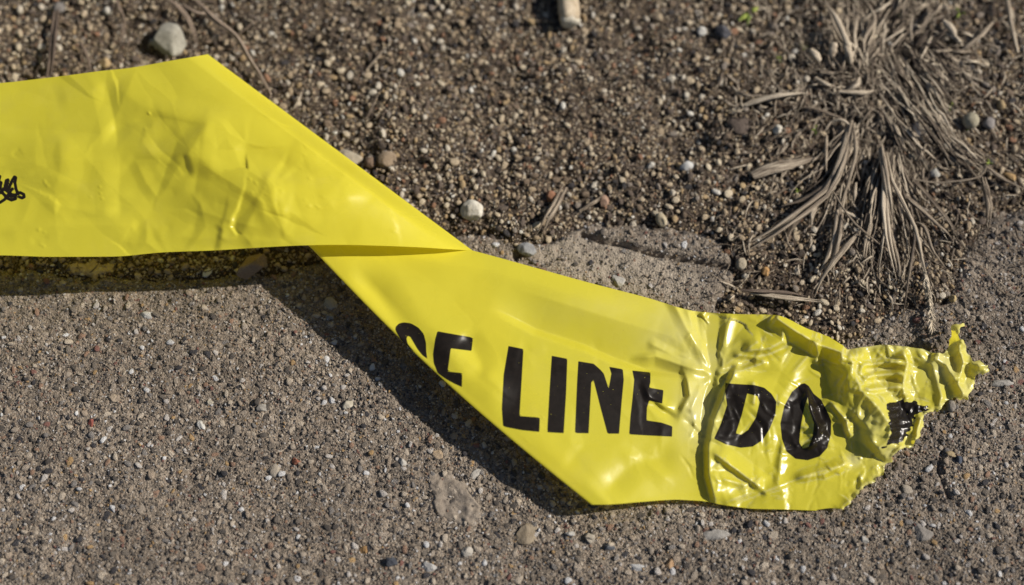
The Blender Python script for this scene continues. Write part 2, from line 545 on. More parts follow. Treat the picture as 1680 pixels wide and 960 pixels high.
def scatter_points(n, box, r_lo, r_hi, power):
    x = RNG.uniform(box[0], box[1], n); y = RNG.uniform(box[2], box[3], n)
    u = RNG.random(n)
    r = (r_lo ** -power + u * (r_hi ** -power - r_lo ** -power)) ** (-1 / power)
    return x, y, r

def thin(x, y, r, k=0.8):
    """drop points that overlap a larger one"""
    order = np.argsort(-r); cell = 0.004
    grid = {}; keep = []
    for i in order:
        cx, cy = int(x[i] // cell), int(y[i] // cell); ok = True
        R_ = 1
        for a in range(cx - R_, cx + R_ + 1):
            for b in range(cy - R_, cy + R_ + 1):
                for j in grid.get((a, b), ()):
                    if (x[i] - x[j]) ** 2 + (y[i] - y[j]) ** 2 < (k * (r[i] + r[j])) ** 2:
                        ok = False; break
                if not ok: break
            if not ok: break
        if ok:
            grid.setdefault((cx, cy), []).append(i); keep.append(i)
    return np.array(keep)

BOX = (-0.40, 0.40, -0.17, 0.30)
# gravel on the soil
x, y, r = scatter_points(150000, BOX, 0.00062, 0.0023, 2.1)
dens = 0.85 + 1.1 * fbm(x * 16, y * 16, 3, 1)
pxx, pyy = PX(np.stack([x, y, np.zeros_like(x)], -1))
grassy = np.exp(-(((pxx - 1400) / 190) ** 2 + ((pyy - 130) / 190) ** 2))
ridge = np.exp(-(((pxx - 860) / 260) ** 2 + ((pyy - 320) / 70) ** 2))
m = (RNG.random(len(x)) < np.clip(dens + 0.6 * ridge, 0.15, 1) * (1 - 0.45 * grassy))
x, y, r = x[m], y[m], r[m]
zs, zc = soil_z(x, y), slab_z(x, y)
m = zs > zc - 0.0006
x, y, r, z = x[m], y[m], r[m], np.maximum(zs, zc)[m]
k = thin(x, y, r, 0.72); x, y, r, z = x[k], y[k], r[k], z[k]
ppx, ppy = PX(np.stack([x, y, z], -1))
inf = (ppx > -10) & (ppx < 1690) & (ppy > -10) & (ppy < 700)
big = np.where(inf)[0][np.argsort(-r[inf])[:300]]
isbig = np.zeros(len(x), bool); isbig[big] = True
for i in big:
    o = link('pebble', GRAVEL_M[int(RNG.integers(9))], None, soil)
    s = r[i]
    o.location = (x[i], y[i], z[i] + s * RNG.uniform(0.15, 0.4))
    o.scale = (s, s * RNG.uniform(0.8, 1.0), s * RNG.uniform(0.8, 1.0))
    o.rotation_euler = (RNG.uniform(-.5, .5), RNG.uniform(-.5, .5), RNG.uniform(0, 6.28))
C_GS = source_collection('gravel_shape', GRAVEL_S)
C_AS = source_collection('aggregate_shape', AGG_S)
def make_scatter(name, x, y, z, r, emb, coll, parent, label, flat=1.0, tilt=0.6, spread=None):
    n = len(x)
    pts = np.stack([x, y, z + r * RNG.uniform(emb[0], emb[1], n)], -1)
    rot = np.stack([RNG.uniform(-tilt, tilt, n), RNG.uniform(-tilt, tilt, n), RNG.uniform(0, 6.28, n)], -1)
    scl = np.stack([r, r * RNG.uniform(.75, 1, n), r * RNG.uniform(.7, 1, n) * flat], -1)
    return scatter(name, pts, rot, scl, RNG.integers(0, 8, n), coll, parent, label)
s_ = ~isbig
make_scatter('gravel', x[s_], y[s_], z[s_], r[s_], (0.15, 0.85), C_GS, soil, 'fine mixed gravel strewn over the soil')
# grit: finer grains on the soil
x, y, r = scatter_points(290000, (-0.36, 0.36, -0.06, 0.26), 0.00026, 0.0008, 1.5)
zs, zc = soil_z(x, y), slab_z(x, y)
m = (zs > zc - 0.0004) & (RNG.random(len(x)) < np.clip(0.62 + 1.0 * fbm(x * 22, y * 22, 3, 2), 0.2, 1))
make_scatter('grit', x[m], y[m], zs[m], r[m], (0.1, 1.0), C_GS, soil, 'small grit and sand grains on the soil')

# aggregate in the pavement
x, y, r = scatter_points(125000, (-0.38, 0.38, -0.27, 0.08), 0.00052, 0.0024, 2.0)
zs, zc = soil_z(x, y), slab_z(x, y)
lip = lip_amount(x, y)
front = np.clip(0.62 - 5.5 * np.maximum(y, -0.1) + 0.5 * fbm(x * 14, y * 14, 3, 0), 0.3, 1.0)
m = (zc > zs + 0.0003) & (RNG.random(len(x)) < (1 - 0.8 * lip) * front)
x, y, r, z = x[m], y[m], r[m], zc[m]
k = thin(x, y, r, 0.75); x, y, r, z = x[k], y[k], r[k], z[k]
ppx, ppy = PX(np.stack([x, y, z], -1))
inf = (ppx > -10) & (ppx < 1690) & (ppy > 330) & (ppy < 970)
big = np.where(inf)[0][np.argsort(-r[inf])[:300]]
isbig = np.zeros(len(x), bool); isbig[big] = True
for i in big:
    o = link('aggregate_stone', AGG_M[int(RNG.integers(9))], None, slab)
    s = r[i]
    o.location = (x[i], y[i], z[i] - s * RNG.uniform(0.08, 0.42))
    o.scale = (s, s * RNG.uniform(0.8, 1.0), s * 0.8)
    o.rotation_euler = (RNG.uniform(-.25, .25), RNG.uniform(-.25, .25), RNG.uniform(0, 6.28))
s_ = ~isbig
make_scatter('aggregate', x[s_], y[s_], z[s_], r[s_], (-0.25, 0.35), C_AS, slab, 'small aggregate stones set in the concrete surface', 0.8, 0.4)
x, y, r = scatter_points(300000, (-0.36, 0.36, -0.24, 0.075), 0.00024, 0.0009, 1.6)
zs, zc = soil_z(x, y), slab_z(x, y)
m = (zc > zs - 0.0002) & (RNG.random(len(x)) < (1 - 0.6 * lip_amount(x, y)))
x, y, r, zc = x[m], y[m], r[m], zc[m]
make_scatter('sand', x, y, zc, r, (-0.35, 0.6), C_AS, slab, 'coarse sand grains of the worn concrete surface')
#@@PART2

# ------------------------------------------------------------------ the tape
mm = 0.001
# rulings across the film: (bottom edge px, height mm, top edge px, height mm), right torn end first
RIGHT = [((1640, 800), 2.5, (1650, 505), 4.0), ((1590, 805), 2.5, (1600, 500), 5.0), ((1540, 815), 2.0, (1560, 510), 5.0),
         ((1480, 830), 2.0, (1500, 535), 5.0), ((1430, 842), 1.8, (1445, 545), 5.0), ((1385, 840), 1.6, (1385, 556), 5.0),
         ((1340, 838), 1.6, (1332, 542), 5.5), ((1290, 836), 1.6, (1272, 517), 5.0), ((1240, 835), 1.8, (1215, 515.5), 4.0),
         ((1190, 829), 2.4, (1178, 514), 3.4), ((1150, 822), 3.2, (1140, 510.5), 4.0), ((1115, 820), 4.6, (1060, 488), 7.0),
         ((1085, 821), 6.2, (960, 462), 10.5), ((1060, 823), 7.8, (870, 437), 13.6), ((1035, 825), 9.2, (775, 411), 16.5),
         ((1012, 827), 10.6, (680, 388), 19.0)]
A1, B1 = np.array((450.0, 352.0)), np.array((970.0, 828.0))
D2, C2 = np.array((341.0, 89.0)), np.array((775.0, 411.0))
n1 = np.array([B1[1] - A1[1], -(B1[0] - A1[0])]); n1 /= np.linalg.norm(n1)          # into the sheet, up right
n2 = -np.array([C2[1] - D2[1], -(C2[0] - D2[0])]); n2 /= np.linalg.norm(n2)         # into the sheet, down left
def ruling(p, hp, q, hq): return (tuple(p), hp, tuple(q), hq)
def off(p, to, n, q):
    """the point on the edge running from p towards `to` that lies q px inside the fold line"""
    e = np.asarray(to, float) - p; e /= np.linalg.norm(e)
    return p + e * q / (e @ n)
f1 = lambda q, hb, ha: ruling(off(B1, (993, 828), n1, q), hb, off(A1, (580, 366), n1, q), ha)
g1 = lambda q, hb, ha: ruling(off(B1, C2, n1, q), hb, off(A1, D2, n1, q), ha)
g2 = lambda q, hc, hd: ruling(off(C2, B1, n2, q), hc, off(D2, A1, n2, q), hd)
f2 = lambda q, hc, hd: ruling(off(C2, (645, 404), n2, q), hc, off(D2, (288, 98.5), n2, q), hd)
FOLD1 = [f1(12, 11.4, 23.7), f1(5, 11.4, 23.7), f1(1.2, 11.25, 23.5), ruling(B1, 11.0, A1, 23.2), g1(1.2, 10.7, 22.8), g1(6, 9.8, 21.8)]
MID = [ruling(B1 * .75 + C2 * .25, 7.5, A1 * .75 + D2 * .25, 18.0), ruling(B1 * .5 + C2 * .5, 8.0, A1 * .5 + D2 * .5, 20.0),
       ruling(B1 * .25 + C2 * .75, 10.5, A1 * .25 + D2 * .75, 23.5)]
FOLD2 = [g2(12, 13.6, 26.6), g2(3, 14.6, 27.4), ruling(C2, 15.6, D2, 28.4), f2(2.5, 16.4, 29.0), f2(7, 17.3, 29.6), f2(15, 18.6, 30.1), f2(26, 20.2, 30.5)]
LEFT = [((700, 406.5), 22.4, (290, 98), 30.8), ((645, 404), 25.0, (278, 100), 30.9), ((575, 402), 27.0, (264, 102.5), 30.8),
        ((505, 402.5), 28.5, (240, 107), 30.6), ((430, 406), 29.3, (205, 112.5), 31.0), ((350, 411), 29.6, (165, 116.5), 31.4),
        ((270, 414), 29.6, (120, 122.5), 31.0), ((185, 421), 29.6, (75, 128), 30.6), ((90, 421.5), 29.6, (25, 134), 30.6),
        ((0, 419), 30.0, (-40, 140), 31.0), ((-120, 418), 31.0, (-140, 152), 32.0), ((-300, 425), 30.0, (-310, 165), 33.0),
        ((-520, 440), 22.0, (-520, 180), 30.0), ((-760, 460), 8.0, (-760, 200), 20.0), ((-900, 470), 2.0, (-900, 215), 6.0)]
ST = RIGHT + FOLD1 + MID + FOLD2 + LEFT
E0 = P([s[0][0] for s in ST], [s[0][1] for s in ST], np.array([s[1] for s in ST]) * mm)
E1 = P([s[2][0] for s in ST], [s[2][1] for s in ST], np.array([s[3] for s in ST]) * mm)
Lc = np.concatenate([[0], np.cumsum(np.maximum(0.5 * (np.linalg.norm(np.diff(E0, axis=0), axis=1) + np.linalg.norm(np.diff(E1, axis=0), axis=1)), 2e-4))])
u_fold1 = Lc[len(RIGHT) + 3]; u_fold2 = Lc[len(RIGHT) + len(FOLD1) + len(MID) + 2]
def hermite(t, V, q):
    """non-overshooting cubic through the stations"""
    dt = np.diff(t)[:, None]; s = np.diff(V, axis=0) / dt
    m_ = np.zeros_like(V); m_[0] = s[0]; m_[-1] = s[-1]
    a, b = s[:-1], s[1:]
    w1 = 2 * dt[1:] + dt[:-1]; w2 = dt[1:] + 2 * dt[:-1]
    same = (a * b) > 0
    with np.errstate(divide='ignore', invalid='ignore'):
        hm = (w1 + w2) / (w1 / a + w2 / b)
    m_[1:-1] = np.where(same, hm, 0.0)
    i = np.clip(np.searchsorted(t, q, side='right') - 1, 0, len(t) - 2)
    h = (t[i + 1] - t[i])[:, None]; f = ((q - t[i])[:, None]) / h
    return ((1 + 2 * f) * (1 - f) ** 2 * V[i] + f * (1 - f) ** 2 * h * m_[i] + f * f * (3 - 2 * f) * V[i + 1] + f * f * (f - 1) * h * m_[i + 1])
# samples: even steps, finer round the two folds
uu = np.arange(0, Lc[-1], 0.00046)
for uf in (u_fold1, u_fold2):
    uu = np.concatenate([uu, np.arange(uf - 0.005, uf + 0.005, 0.00015)])
uu = np.unique(np.round(uu, 6))
B0, T0 = hermite(Lc, E0, uu), hermite(Lc, E1, uu)
NV = 165
vv = np.linspace(0, 1, NV)
V = B0[:, None, :] * (1 - vv)[None, :, None] + T0[:, None, :] * vv[None, :, None]
VX, VY = PX(V); VH = V[..., 2].copy()
UU = np.broadcast_to(uu[:, None], VX.shape)
VV = np.broadcast_to(vv[None, :], VX.shape)
isR = UU < u_fold1; isL = UU > u_fold2

def crease(dst, mask, poly, h, wl, wr=None, pw=1.4, soft=1.2, taper=0.25):
    """ridge or valley of height h (mm) along a polyline; wl/wr = reach (px) on its two sides"""
    wr = wl if wr is None else wr
    poly = np.asarray(poly, float); W = max(wl, wr) + 4
    m_ = mask & (VX > poly[:, 0].min() - W) & (VX < poly[:, 0].max() + W) & (VY > poly[:, 1].min() - W) & (VY < poly[:, 1].max() + W)
    if not m_.any(): return
    d, t, s, *_ = seg_dist(VX[m_], VY[m_], poly, False)
    w = np.where(s < 0, wl, wr)
    dd = np.sqrt(d * d + soft * soft) - soft
    p = np.clip(1 - dd / w, 0, 1) ** pw
    tp = smooth(t, 0, taper) * (1 - smooth(t, 1 - taper, 1)) if taper > 0 else 1.0
    dst[m_] += h * p * tp
def blob(dst, mask, c, rx, ry, h, ang=0.0):
    x_ = VX - c[0]; y_ = VY - c[1]; ca, sa = math.cos(rad(ang)), math.sin(rad(ang))
    a = (x_ * ca + y_ * sa) / rx; b = (-x_ * sa + y_ * ca) / ry
    dst[mask] += (h * np.exp(-(a * a + b * b)))[mask]

D = np.zeros_like(VX)
rk = np.random.default_rng(3)
# --- right piece: smooth part with LINE on it
# polylines run left to right: wl = reach above (image up), wr = reach below
crease(D, isR, [(800, 500), (880, 540), (960, 566), (1010, 588), (1060, 606), (1110, 612), (1165, 618)], -3.3, 84, 11, taper=.25)
crease(D, isR, [(830, 470), (930, 500), (1020, 528), (1100, 552), (1150, 590)], 1.3, 40, 50, taper=.3)
crease(D, isR, [(1030, 590), (1075, 584), (1120, 600), (1168, 613)], 2.0, 10, 16, taper=.25)
crease(D, isR, [(1118, 600), (1128, 622), (1132, 650), (1122, 668), (1112, 690)], 2.4, 26, 9, taper=.3)
crease(D, isR, [(1054, 622), (1066, 652), (1090, 668), (1112, 668)], 1.3, 14, 10, taper=.3)
crease(D, isR, [(1060, 650), (1090, 675), (1115, 692)], -1.2, 8, 12, taper=.3)
crease(D, isR, [(700, 545), (745, 570), (800, 610), (850, 660)], 1.5, 30, 60, pw=1.8, soft=6)
crease(D, isR, [(560, 440), (620, 480), (680, 560), (720, 620)], -2.4, 40, 60, pw=2, soft=8)
crease(D, isR, [(760, 540), (790, 590), (800, 620)], -1.3, 24, 30, pw=1.6, soft=4)
crease(D, isR, [(900, 600), (960, 612), (1040, 612)], 0.35, 10, 14, soft=2)
crease(D, isR, [(980, 820), (1040, 760), (1120, 742)], -1.1, 40, 30, pw=1.8, soft=6)
crease(D, isR, [(1010, 740), (1060, 760), (1110, 800)], 0.4, 14, 18, soft=2)
crease(D, isR, [(620, 420), (780, 440), (960, 490), (1060, 520)], 1.4, 30, 70, pw=1.8, soft=8)
# fan of creases that meet at the pinch
Q = (1171, 613)
for (qx, qy, h, a, b) in [(1092, 470, 1.6, 14, 12), (1122, 500, 1.3, 9, 12), (1140, 508, -1.4, 12, 12), (1168, 508, -2.6, 18, 22), (1200, 512, 1.3, 14, 14),
                          (1250, 556, 1.2, 12, 16), (1300, 566, -1.2, 14, 10), (1262, 592, 1.1, 7, 12), (1060, 560, 0.9, 12, 12), (1200, 690, 0.9, 14, 14), (1150, 700, -1.4, 10, 16), (1130, 680, 1.0, 8, 10)]:
    mxp = ((Q[0] + qx) / 2 + rk.uniform(-6, 6), (Q[1] + qy) / 2 + rk.uniform(-6, 6))
    crease(D, isR, [Q, mxp, (qx, qy)], h, a, b, taper=.12)
blob(D, isR, (1171, 613), 22, 26, -1.6)
blob(D, isR, (1110, 545), 24, 22, 1.2)
# the panel that carries DO, lifted off the strip on its left
crease(D, isR, [(1178, 836), (1164, 780), (1163, 735), (1172, 690), (1195, 634), (1215, 590)], 4.2, 9, 110, pw=1.2, taper=.12)
crease(D, isR, [(1165, 738), (1205, 768), (1256, 806)], 2.6, 24, 9, taper=.2)
crease(D, isR, [(1180, 828), (1225, 812), (1256, 806), (1330, 778), (1395, 760)], 1.6, 16, 14, taper=.12)
crease(D, isR, [(1256, 806), (1218, 826), (1226, 840)], -1.8, 10, 10, taper=.2)
crease(D, isR, [(1276, 800), (1280, 760), (1286, 720)], 1.3, 10, 18, taper=.2)
crease(D, isR, [(1180, 785), (1210, 792), (1236, 800)], 0.8, 6, 10, taper=.2)
crease(D, isR, [(1300, 786), (1350, 778), (1404, 752)], 1.9, 16, 12, taper=.2)
crease(D, isR, [(1236, 622), (1238, 650), (1236, 668)], 1.1, 6, 10, taper=.2)
crease(D, isR, [(1200, 582), (1225, 584), (1262, 594)], 0.9, 10, 6, taper=.2)
crease(D, isR, [(1190, 650), (1250, 645), (1300, 672)], 0.9, 12, 20, taper=.2)
# top flap and its ridge
crease(D, isR, [(1266, 516), (1300, 540), (1345, 566), (1392, 582)], 5.5, 22, 20, pw=1.1, taper=.08)
crease(D, isR, [(1283, 535), (1284, 560), (1262, 572), (1215, 576)], 2.6, 9, 34, taper=.2)
crease(D, isR, [(1336, 556), (1342, 580), (1338, 600)], 1.4, 8, 12, taper=.2)
blob(D, isR, (1338, 618), 46, 44, -3.0)
crease(D, isR, [(1300, 620), (1335, 645), (1350, 690), (1392, 730)], -1.6, 20, 16, taper=.2)
# letter O: puckered right limb
crease(D, isR, [(1322, 624), (1326, 660), (1342, 700), (1330, 742)], 2.3, 12, 14, taper=.15)
crease(D, isR, [(1308, 700), (1330, 702), (1362, 694)], 1.3, 9, 9, taper=.2)
crease(D, isR, [(1318, 736), (1340, 724), (1362, 712)], 1.2, 8, 8, taper=.2)
crease(D, isR, [(1326, 660), (1338, 670), (1350, 660)], 1.0, 6, 6, taper=.2)
crease(D, isR, [(1370, 690), (1385, 715), (1392, 750), (1402, 765)], -1.8, 9, 9, taper=.2)
crease(D, isR, [(1360, 655), (1388, 690), (1398, 722)], 2.2, 14, 8, taper=.2)
# big curl right of the O
crease(D, isR, [(1392, 572), (1402, 610), (1412, 640), (1440, 668), (1462, 700), (1456, 724), (1430, 746)], 7.0, 30, 46, pw=1.1, taper=.08)
crease(D, isR, [(1408, 592), (1404, 612), (1418, 630)], -1.6, 6, 7, taper=.2)
for yy, hh in ((596, 2.0), (606, -1.1), (616, 2.0), (627, -1.0), (638, 1.8)):
    crease(D, isR, [(1412, yy + 3), (1440, yy), (1486, yy - 4)], hh, 7, 7, taper=.2)
crease(D, isR, [(1480, 572), (1489, 595), (1482, 625), (1486, 655)], 4.4, 9, 34, taper=.12)
crease(D, isR, [(1390, 668), (1415, 690), (1440, 720)], 1.8, 16, 12, taper=.2)
blob(D, isR, (1518, 630), 24, 30, -2.6)
crease(D, isR, [(1500, 575), (1530, 600), (1545, 650), (1540, 672)], 1.6, 10, 14, taper=.15)
crease(D, isR, [(1525, 585), (1552, 598), (1570, 628)], 3.2, 12, 16, taper=.15)
crease(D, isR, [(1572, 560), (1580, 595), (1572, 630), (1585, 655)], 3.8, 10, 16, taper=.12)
blob(D, isR, (1574, 545), 12, 18, 7.0)
blob(D, isR, (1606, 602), 16, 12, 4.5)
blob(D, isR, (1470, 690), 20, 22, -2.2)
for k in range(5):
    crease(D, isR, [(1452, 664 + 12 * k), (1464, 668 + 12 * k), (1480, 664 + 12 * k)], 0.9, 5, 5, taper=.3)
crease(D, isR, [(1500, 735), (1506, 705), (1512, 680)], 2.2, 8, 8, taper=.2)
# random crumpling of the torn end
def crumple(mask, n, box, L, w, h, seed, dirn=None):
    r = np.random.default_rng(seed)
    for k in range(n):
        c = np.array([r.uniform(box[0], box[1]), r.uniform(box[2], box[3])])
        a = r.uniform(0, math.pi) if dirn is None else rad(dirn) + r.normal() * 0.5
        l = r.uniform(*L); d_ = np.array([math.cos(a), math.sin(a)]) * l / 2
        bend = np.array([-d_[1], d_[0]]) * r.uniform(-.35, .35)
        s = r.choice([-1, 1]) * r.uniform(*h)
        w1, w2 = r.uniform(*w), r.uniform(*w)
        crease(D, mask, [c - d_, c + bend, c + d_], s, w1, w2, taper=.3, soft=0.8)
def facets(mask, box, n, amp, seed, fade=25.0, aniso=1.0):
    """flat facets with sharp edges between: random heights on a random triangulation"""
    from mathutils.geometry import delaunay_2d_cdt
    r = np.random.default_rng(seed)
    q = np.stack([r.uniform(box[0], box[1], n), r.uniform(box[2], box[3], n)], -1)
    res = delaunay_2d_cdt([Vector(a) for a in q], [], [], 0, 1e-6)
    vs = np.array([v[:] for v in res[0]]); hv = r.normal(size=len(vs)).clip(-1.8, 1.8) * amp
    m_ = mask & (VX > box[0]) & (VX < box[1]) & (VY > box[2]) & (VY < box[3])
    x_ = VX[m_]; y_ = VY[m_]; out = np.zeros(x_.shape)
    wx = x_ + 5 * fbm(x_ / 30, y_ / 30, 2, 1); wy = y_ + 5 * fbm(x_ / 30, y_ / 30, 2, 2)
    for t in res[2]:
        a, b, c = vs[t[0]], vs[t[1]], vs[t[2]]
        det = (b[1] - c[1]) * (a[0] - c[0]) + (c[0] - b[0]) * (a[1] - c[1])
        if abs(det) < 1e-6: continue
        l1 = ((b[1] - c[1]) * (wx - c[0]) + (c[0] - b[0]) * (wy - c[1])) / det
        l2 = ((c[1] - a[1]) * (wx - c[0]) + (a[0] - c[0]) * (wy - c[1])) / det
        l3 = 1 - l1 - l2
        k_ = (l1 >= 0) & (l2 >= 0) & (l3 >= 0)
        out[k_] = (l1 * hv[t[0]] + l2 * hv[t[1]] + l3 * hv[t[2]])[k_]
    f_ = smooth(x_, box[0], box[0] + fade) * (1 - smooth(x_, box[1] - fade, box[1])) * smooth(y_, box[2], box[2] + fade) * (1 - smooth(y_, box[3] - fade, box[3]))
    D[m_] += out * f_
facets(isR, (1120, 1460, 480, 870), 60, 0.75, 51, 40)
facets(isR, (1140, 1460, 480, 870), 240, 0.22, 52, 40)
facets(isR, (1370, 1680, 480, 870), 90, 1.0, 53, 30)
facets(isR, (1390, 1680, 480, 870), 420, 0.36, 54, 30)
crumple(isR, 60, (1380, 1500, 560, 790), (20, 60), (3, 7), (0.2, 0.6), 43, dirn=100)
facets(isR, (560, 1200, 340, 860), 60, 0.16, 55, 60)
crumple(isR, 22, (1150, 1400, 510, 840), (30, 110), (4, 12), (0.2, 0.7), 21)
crumple(isR, 40, (1385, 1625, 530, 840), (16, 70), (4, 10), (0.25, 0.9), 22)
crumple(isR, 110, (1120, 1400, 510, 840), (14, 60), (2.5, 5), (0.10, 0.32), 41)
crumple(isR, 110, (1390, 1625, 530, 840), (10, 44), (2.5, 5), (0.12, 0.40), 42)
crumple(isR, 26, (700, 1150, 420, 820), (30, 110), (6, 22), (0.04, 0.16), 24)
# --- left piece: soft dents and fine creases
crease(D, isL, [(172, 128), (180, 160), (190, 205), (194, 245)], -1.3, 60, 26, pw=1.3, taper=.3)
crease(D, isL, [(172, 130), (150, 150), (90, 165)], 0.56, 27, 35, soft=3)
crease(D, isL, [(180, 135), (230, 170), (330, 205)], 0.72, 54, 29, pw=1.7, soft=5)
crease(D, isL, [(208, 205), (250, 192), (300, 200), (335, 212)], -0.72, 21, 35, pw=1.5, soft=2)
crease(D, isL, [(242, 218), (262, 245), (290, 268), (312, 294)], -1.0, 40, 15, pw=1.2, taper=.25)
crease(D, isL, [(345, 165), (338, 205), (330, 240), (320, 296)], 3.4, 70, 135, pw=1.15, taper=.3, soft=3)
crease(D, isL, [(448, 275), (458, 330), (472, 392)], 2.0, 60, 120, pw=1.15, taper=.3, soft=3)
crease(D, isL, [(95, 215), (100, 260), (90, 320)], 1.4, 50, 90, pw=1.3, taper=.3, soft=3)
crease(D, isL, [(570, 260), (560, 300), (575, 345)], 1.2, 50, 80, pw=1.3, taper=.3, soft=4)
crease(D, isL, [(300, 250), (306, 275), (312, 292)], -0.72, 10, 13, taper=.25)
crease(D, isL, [(330, 215), (326, 270), (318, 330)], -0.56, 21, 18, taper=.2)
crease(D, isL, [(320, 262), (380, 300), (430, 330), (436, 375)], 0.64, 24, 18, taper=.2)
crease(D, isL, [(312, 340), (370, 360), (432, 376)], 0.48, 21, 16, taper=.2)
crease(D, isL, [(198, 250), (196, 310), (198, 370)], -0.7, 50, 26, taper=.25, soft=2)
crease(D, isL, [(196, 290), (222, 262), (262, 262), (300, 300)], -0.40, 13, 16, taper=.2)
crease(D, isL, [(225, 268), (240, 300), (262, 330)], 0.40, 16, 16, taper=.2)
crease(D, isL, [(376, 245), (430, 255), (520, 290), (600, 300)], -0.93, 35, 45, pw=1.7, soft=4, taper=.25)
crease(D, isL, [(430, 285), (450, 305), (452, 340)], 0.72, 16, 16, taper=.25)
crease(D, isL, [(450, 330), (460, 370), (480, 392)], 0.48, 18, 29, taper=.25)
crease(D, isL, [(360, 395), (366, 378), (355, 365)], 0.48, 8, 13, taper=.25)
crease(D, isL, [(0, 210), (90, 214), (190, 222)], -0.28, 13, 18, taper=.2)
crease(D, isL, [(0, 272), (100, 264), (200, 262)], 0.24, 13, 18, taper=.2)
crease(D, isL, [(0, 385), (80, 372), (215, 370), (228, 390)], 0.56, 13, 32, taper=.12)
crease(D, isL, [(60, 330), (130, 345), (200, 346)], 0.24, 10, 18, taper=.2)
crease(D, isL, [(96, 225), (85, 255), (100, 300)], -0.40, 18, 29, soft=3)
crease(D, isL, [(230, 400), (300, 388), (420, 395), (520, 398)], 0.40, 29, 13, pw=1.6, soft=3)
crease(D, isL, [(480, 190), (560, 250), (650, 320), (720, 380)], 0.64, 67, 81, pw=2, soft=10)
blob(D, isL, (260, 330), 90, 50, -2.6)
blob(D, isL, (90, 260), 80, 60, 1.8)
blob(D, isL, (560, 240), 330, 150, 11.0)
blob(D, isL, (470, 340), 150, 55, 3.0)
blob(D, isL, (-250, 300), 120, 80, 3.0)
facets(isL, (150, 520, 170, 440), 60, 0.55, 61, 60)
facets(isL, (-200, 700, 80, 460), 110, 0.30, 62, 60)
crumple(isL, 30, (-60, 470, 190, 400), (18, 80), (5, 18), (0.04, 0.22), 31)
crumple(isL, 30, (-60, 640, 140, 400), (60, 160), (12, 34), (0.05, 0.22), 32, dirn=2)
crumple(isL, 40, (-850, -60, 150, 440), (40, 160), (12, 34), (0.1, 0.5), 33)
# small pimples pressed into the film
pr = np.random.default_rng(9)
for k in range(46):
    c = pr.choice([[70, 300], [150, 320], [420, 290], [430, 315], [260, 190], [60, 400], [570, 300], [520, 330], [880, 690], [930, 770], [500, 270], [640, 360]]) + pr.normal(size=2) * 14
    msk = isR if c[0] > 760 else isL
    m_ = msk & (np.abs(VX - c[0]) < 14) & (np.abs(VY - c[1]) < 14)
    rr = pr.uniform(1.6, 3.0)
    D[m_] += (pr.uniform(0.12, 0.28) * np.exp(-(((VX - c[0]) ** 2 + (VY - c[1]) ** 2) / rr ** 2)))[m_]
q1 = (VX - B1[0]) * n1[0] + (VY - B1[1]) * n1[1]
D = np.where(isR & (VX < 1000), D * smooth(q1, 0, 34), D)
q2 = (VX - C2[0]) * n2[0] + (VY - C2[1]) * n2[1]
D = np.where(isL, D * smooth(q2, 0, 26), D)
# the film never sinks through its support
H = VH + D * mm
floor_ = np.where(isR, 0.0014, 0.0)
gp = P(VX, VY, H)
H = np.where(isR & (VX > 1000), np.maximum(H, 0.0024 + 0.0005 * np.clip(D, -1, 1)), H)

# torn outline
OUT = [(1330, 541), (1345, 547), (1360, 552.5), (1384, 567.5), (1390, 574), (1405, 571), (1429, 568), (1447, 565.5), (1467, 566.5), (1490, 569), (1514, 572.5), (1530, 579)]
TORN = [(1542, 579), (1555, 573), (1561, 550), (1560, 540), (1564, 532), (1580, 530), (1584, 535), (1574, 541), (1571, 550),
        (1580, 557), (1586, 569), (1591, 583), (1595, 592), (1609, 593), (1621, 599), (1623, 607), (1613, 615), (1602, 614), (1599, 626), (1590, 646),
        (1588, 656), (1574, 657), (1558, 655), (1548, 664), (1534, 674), (1517, 677), (1514, 690), (1516, 700), (1510, 716), (1502, 722), (1495, 733),
        (1480, 736), (1471, 743), (1463, 759), (1448, 763), (1448, 780), (1436, 791), (1423, 796), (1412, 804), (1401, 819), (1387, 830), (1384, 836)]
def fray(poly, amp, it, seed):
    r = np.random.default_rng(seed); p = [np.array(q, float) for q in poly]
    for k in range(it):
        q = []
        for a, b in zip(p[:-1], p[1:]):
            d_ = b - a; n_ = np.array([-d_[1], d_[0]])
            q += [a, (a + b) / 2 + n_ * r.uniform(-amp, amp)]
        q.append(p[-1]); p = q
    return p
OUTLINE = [tuple(q) for q in OUT] + [tuple(q) for q in fray(TORN, 0.28, 3, 4)] + [(1362, 833.5), (1340, 836.5), (1325, 870), (-3000, 900), (-3000, -900), (1300, -900)]
reg = isR & (VX > 1300)
sd = np.full(VX.shape, 99.0); nxp = VX.copy(); nyp = VY.copy()
d_, t_, s_, nx_, ny_ = seg_dist(VX[reg], VY[reg], OUTLINE[:-4] + [(1325, 870)], False)
ins = inside(VX[reg], VY[reg], OUTLINE)
sd[reg] = np.where(ins, d_, -d_); nxp[reg] = nx_; nyp[reg] = ny_
snap = (sd < 0) & (sd > -2.6) & reg
# curl the torn rim
td = np.full(VX.shape, 99.0); td[reg] = seg_dist(VX[reg], VY[reg], TORN, False)[0]
rim = reg & (sd > 0) & (td < 40)
cn = fbm(VX / 26.0, VY / 26.0, 3, 1)
curl = (1.0 + 4.0 * cn) * np.exp(-np.maximum(td - 3, 0) / 7.0) * mm
H[rim] += curl[rim]
H[snap] += curl[snap]
H = np.where(isR & (VX > 1000), np.maximum(H, 0.0019), H)
FX = np.where(snap, nxp, VX); FY = np.where(snap, nyp, VY)
bad = (sd < 0) & ~snap
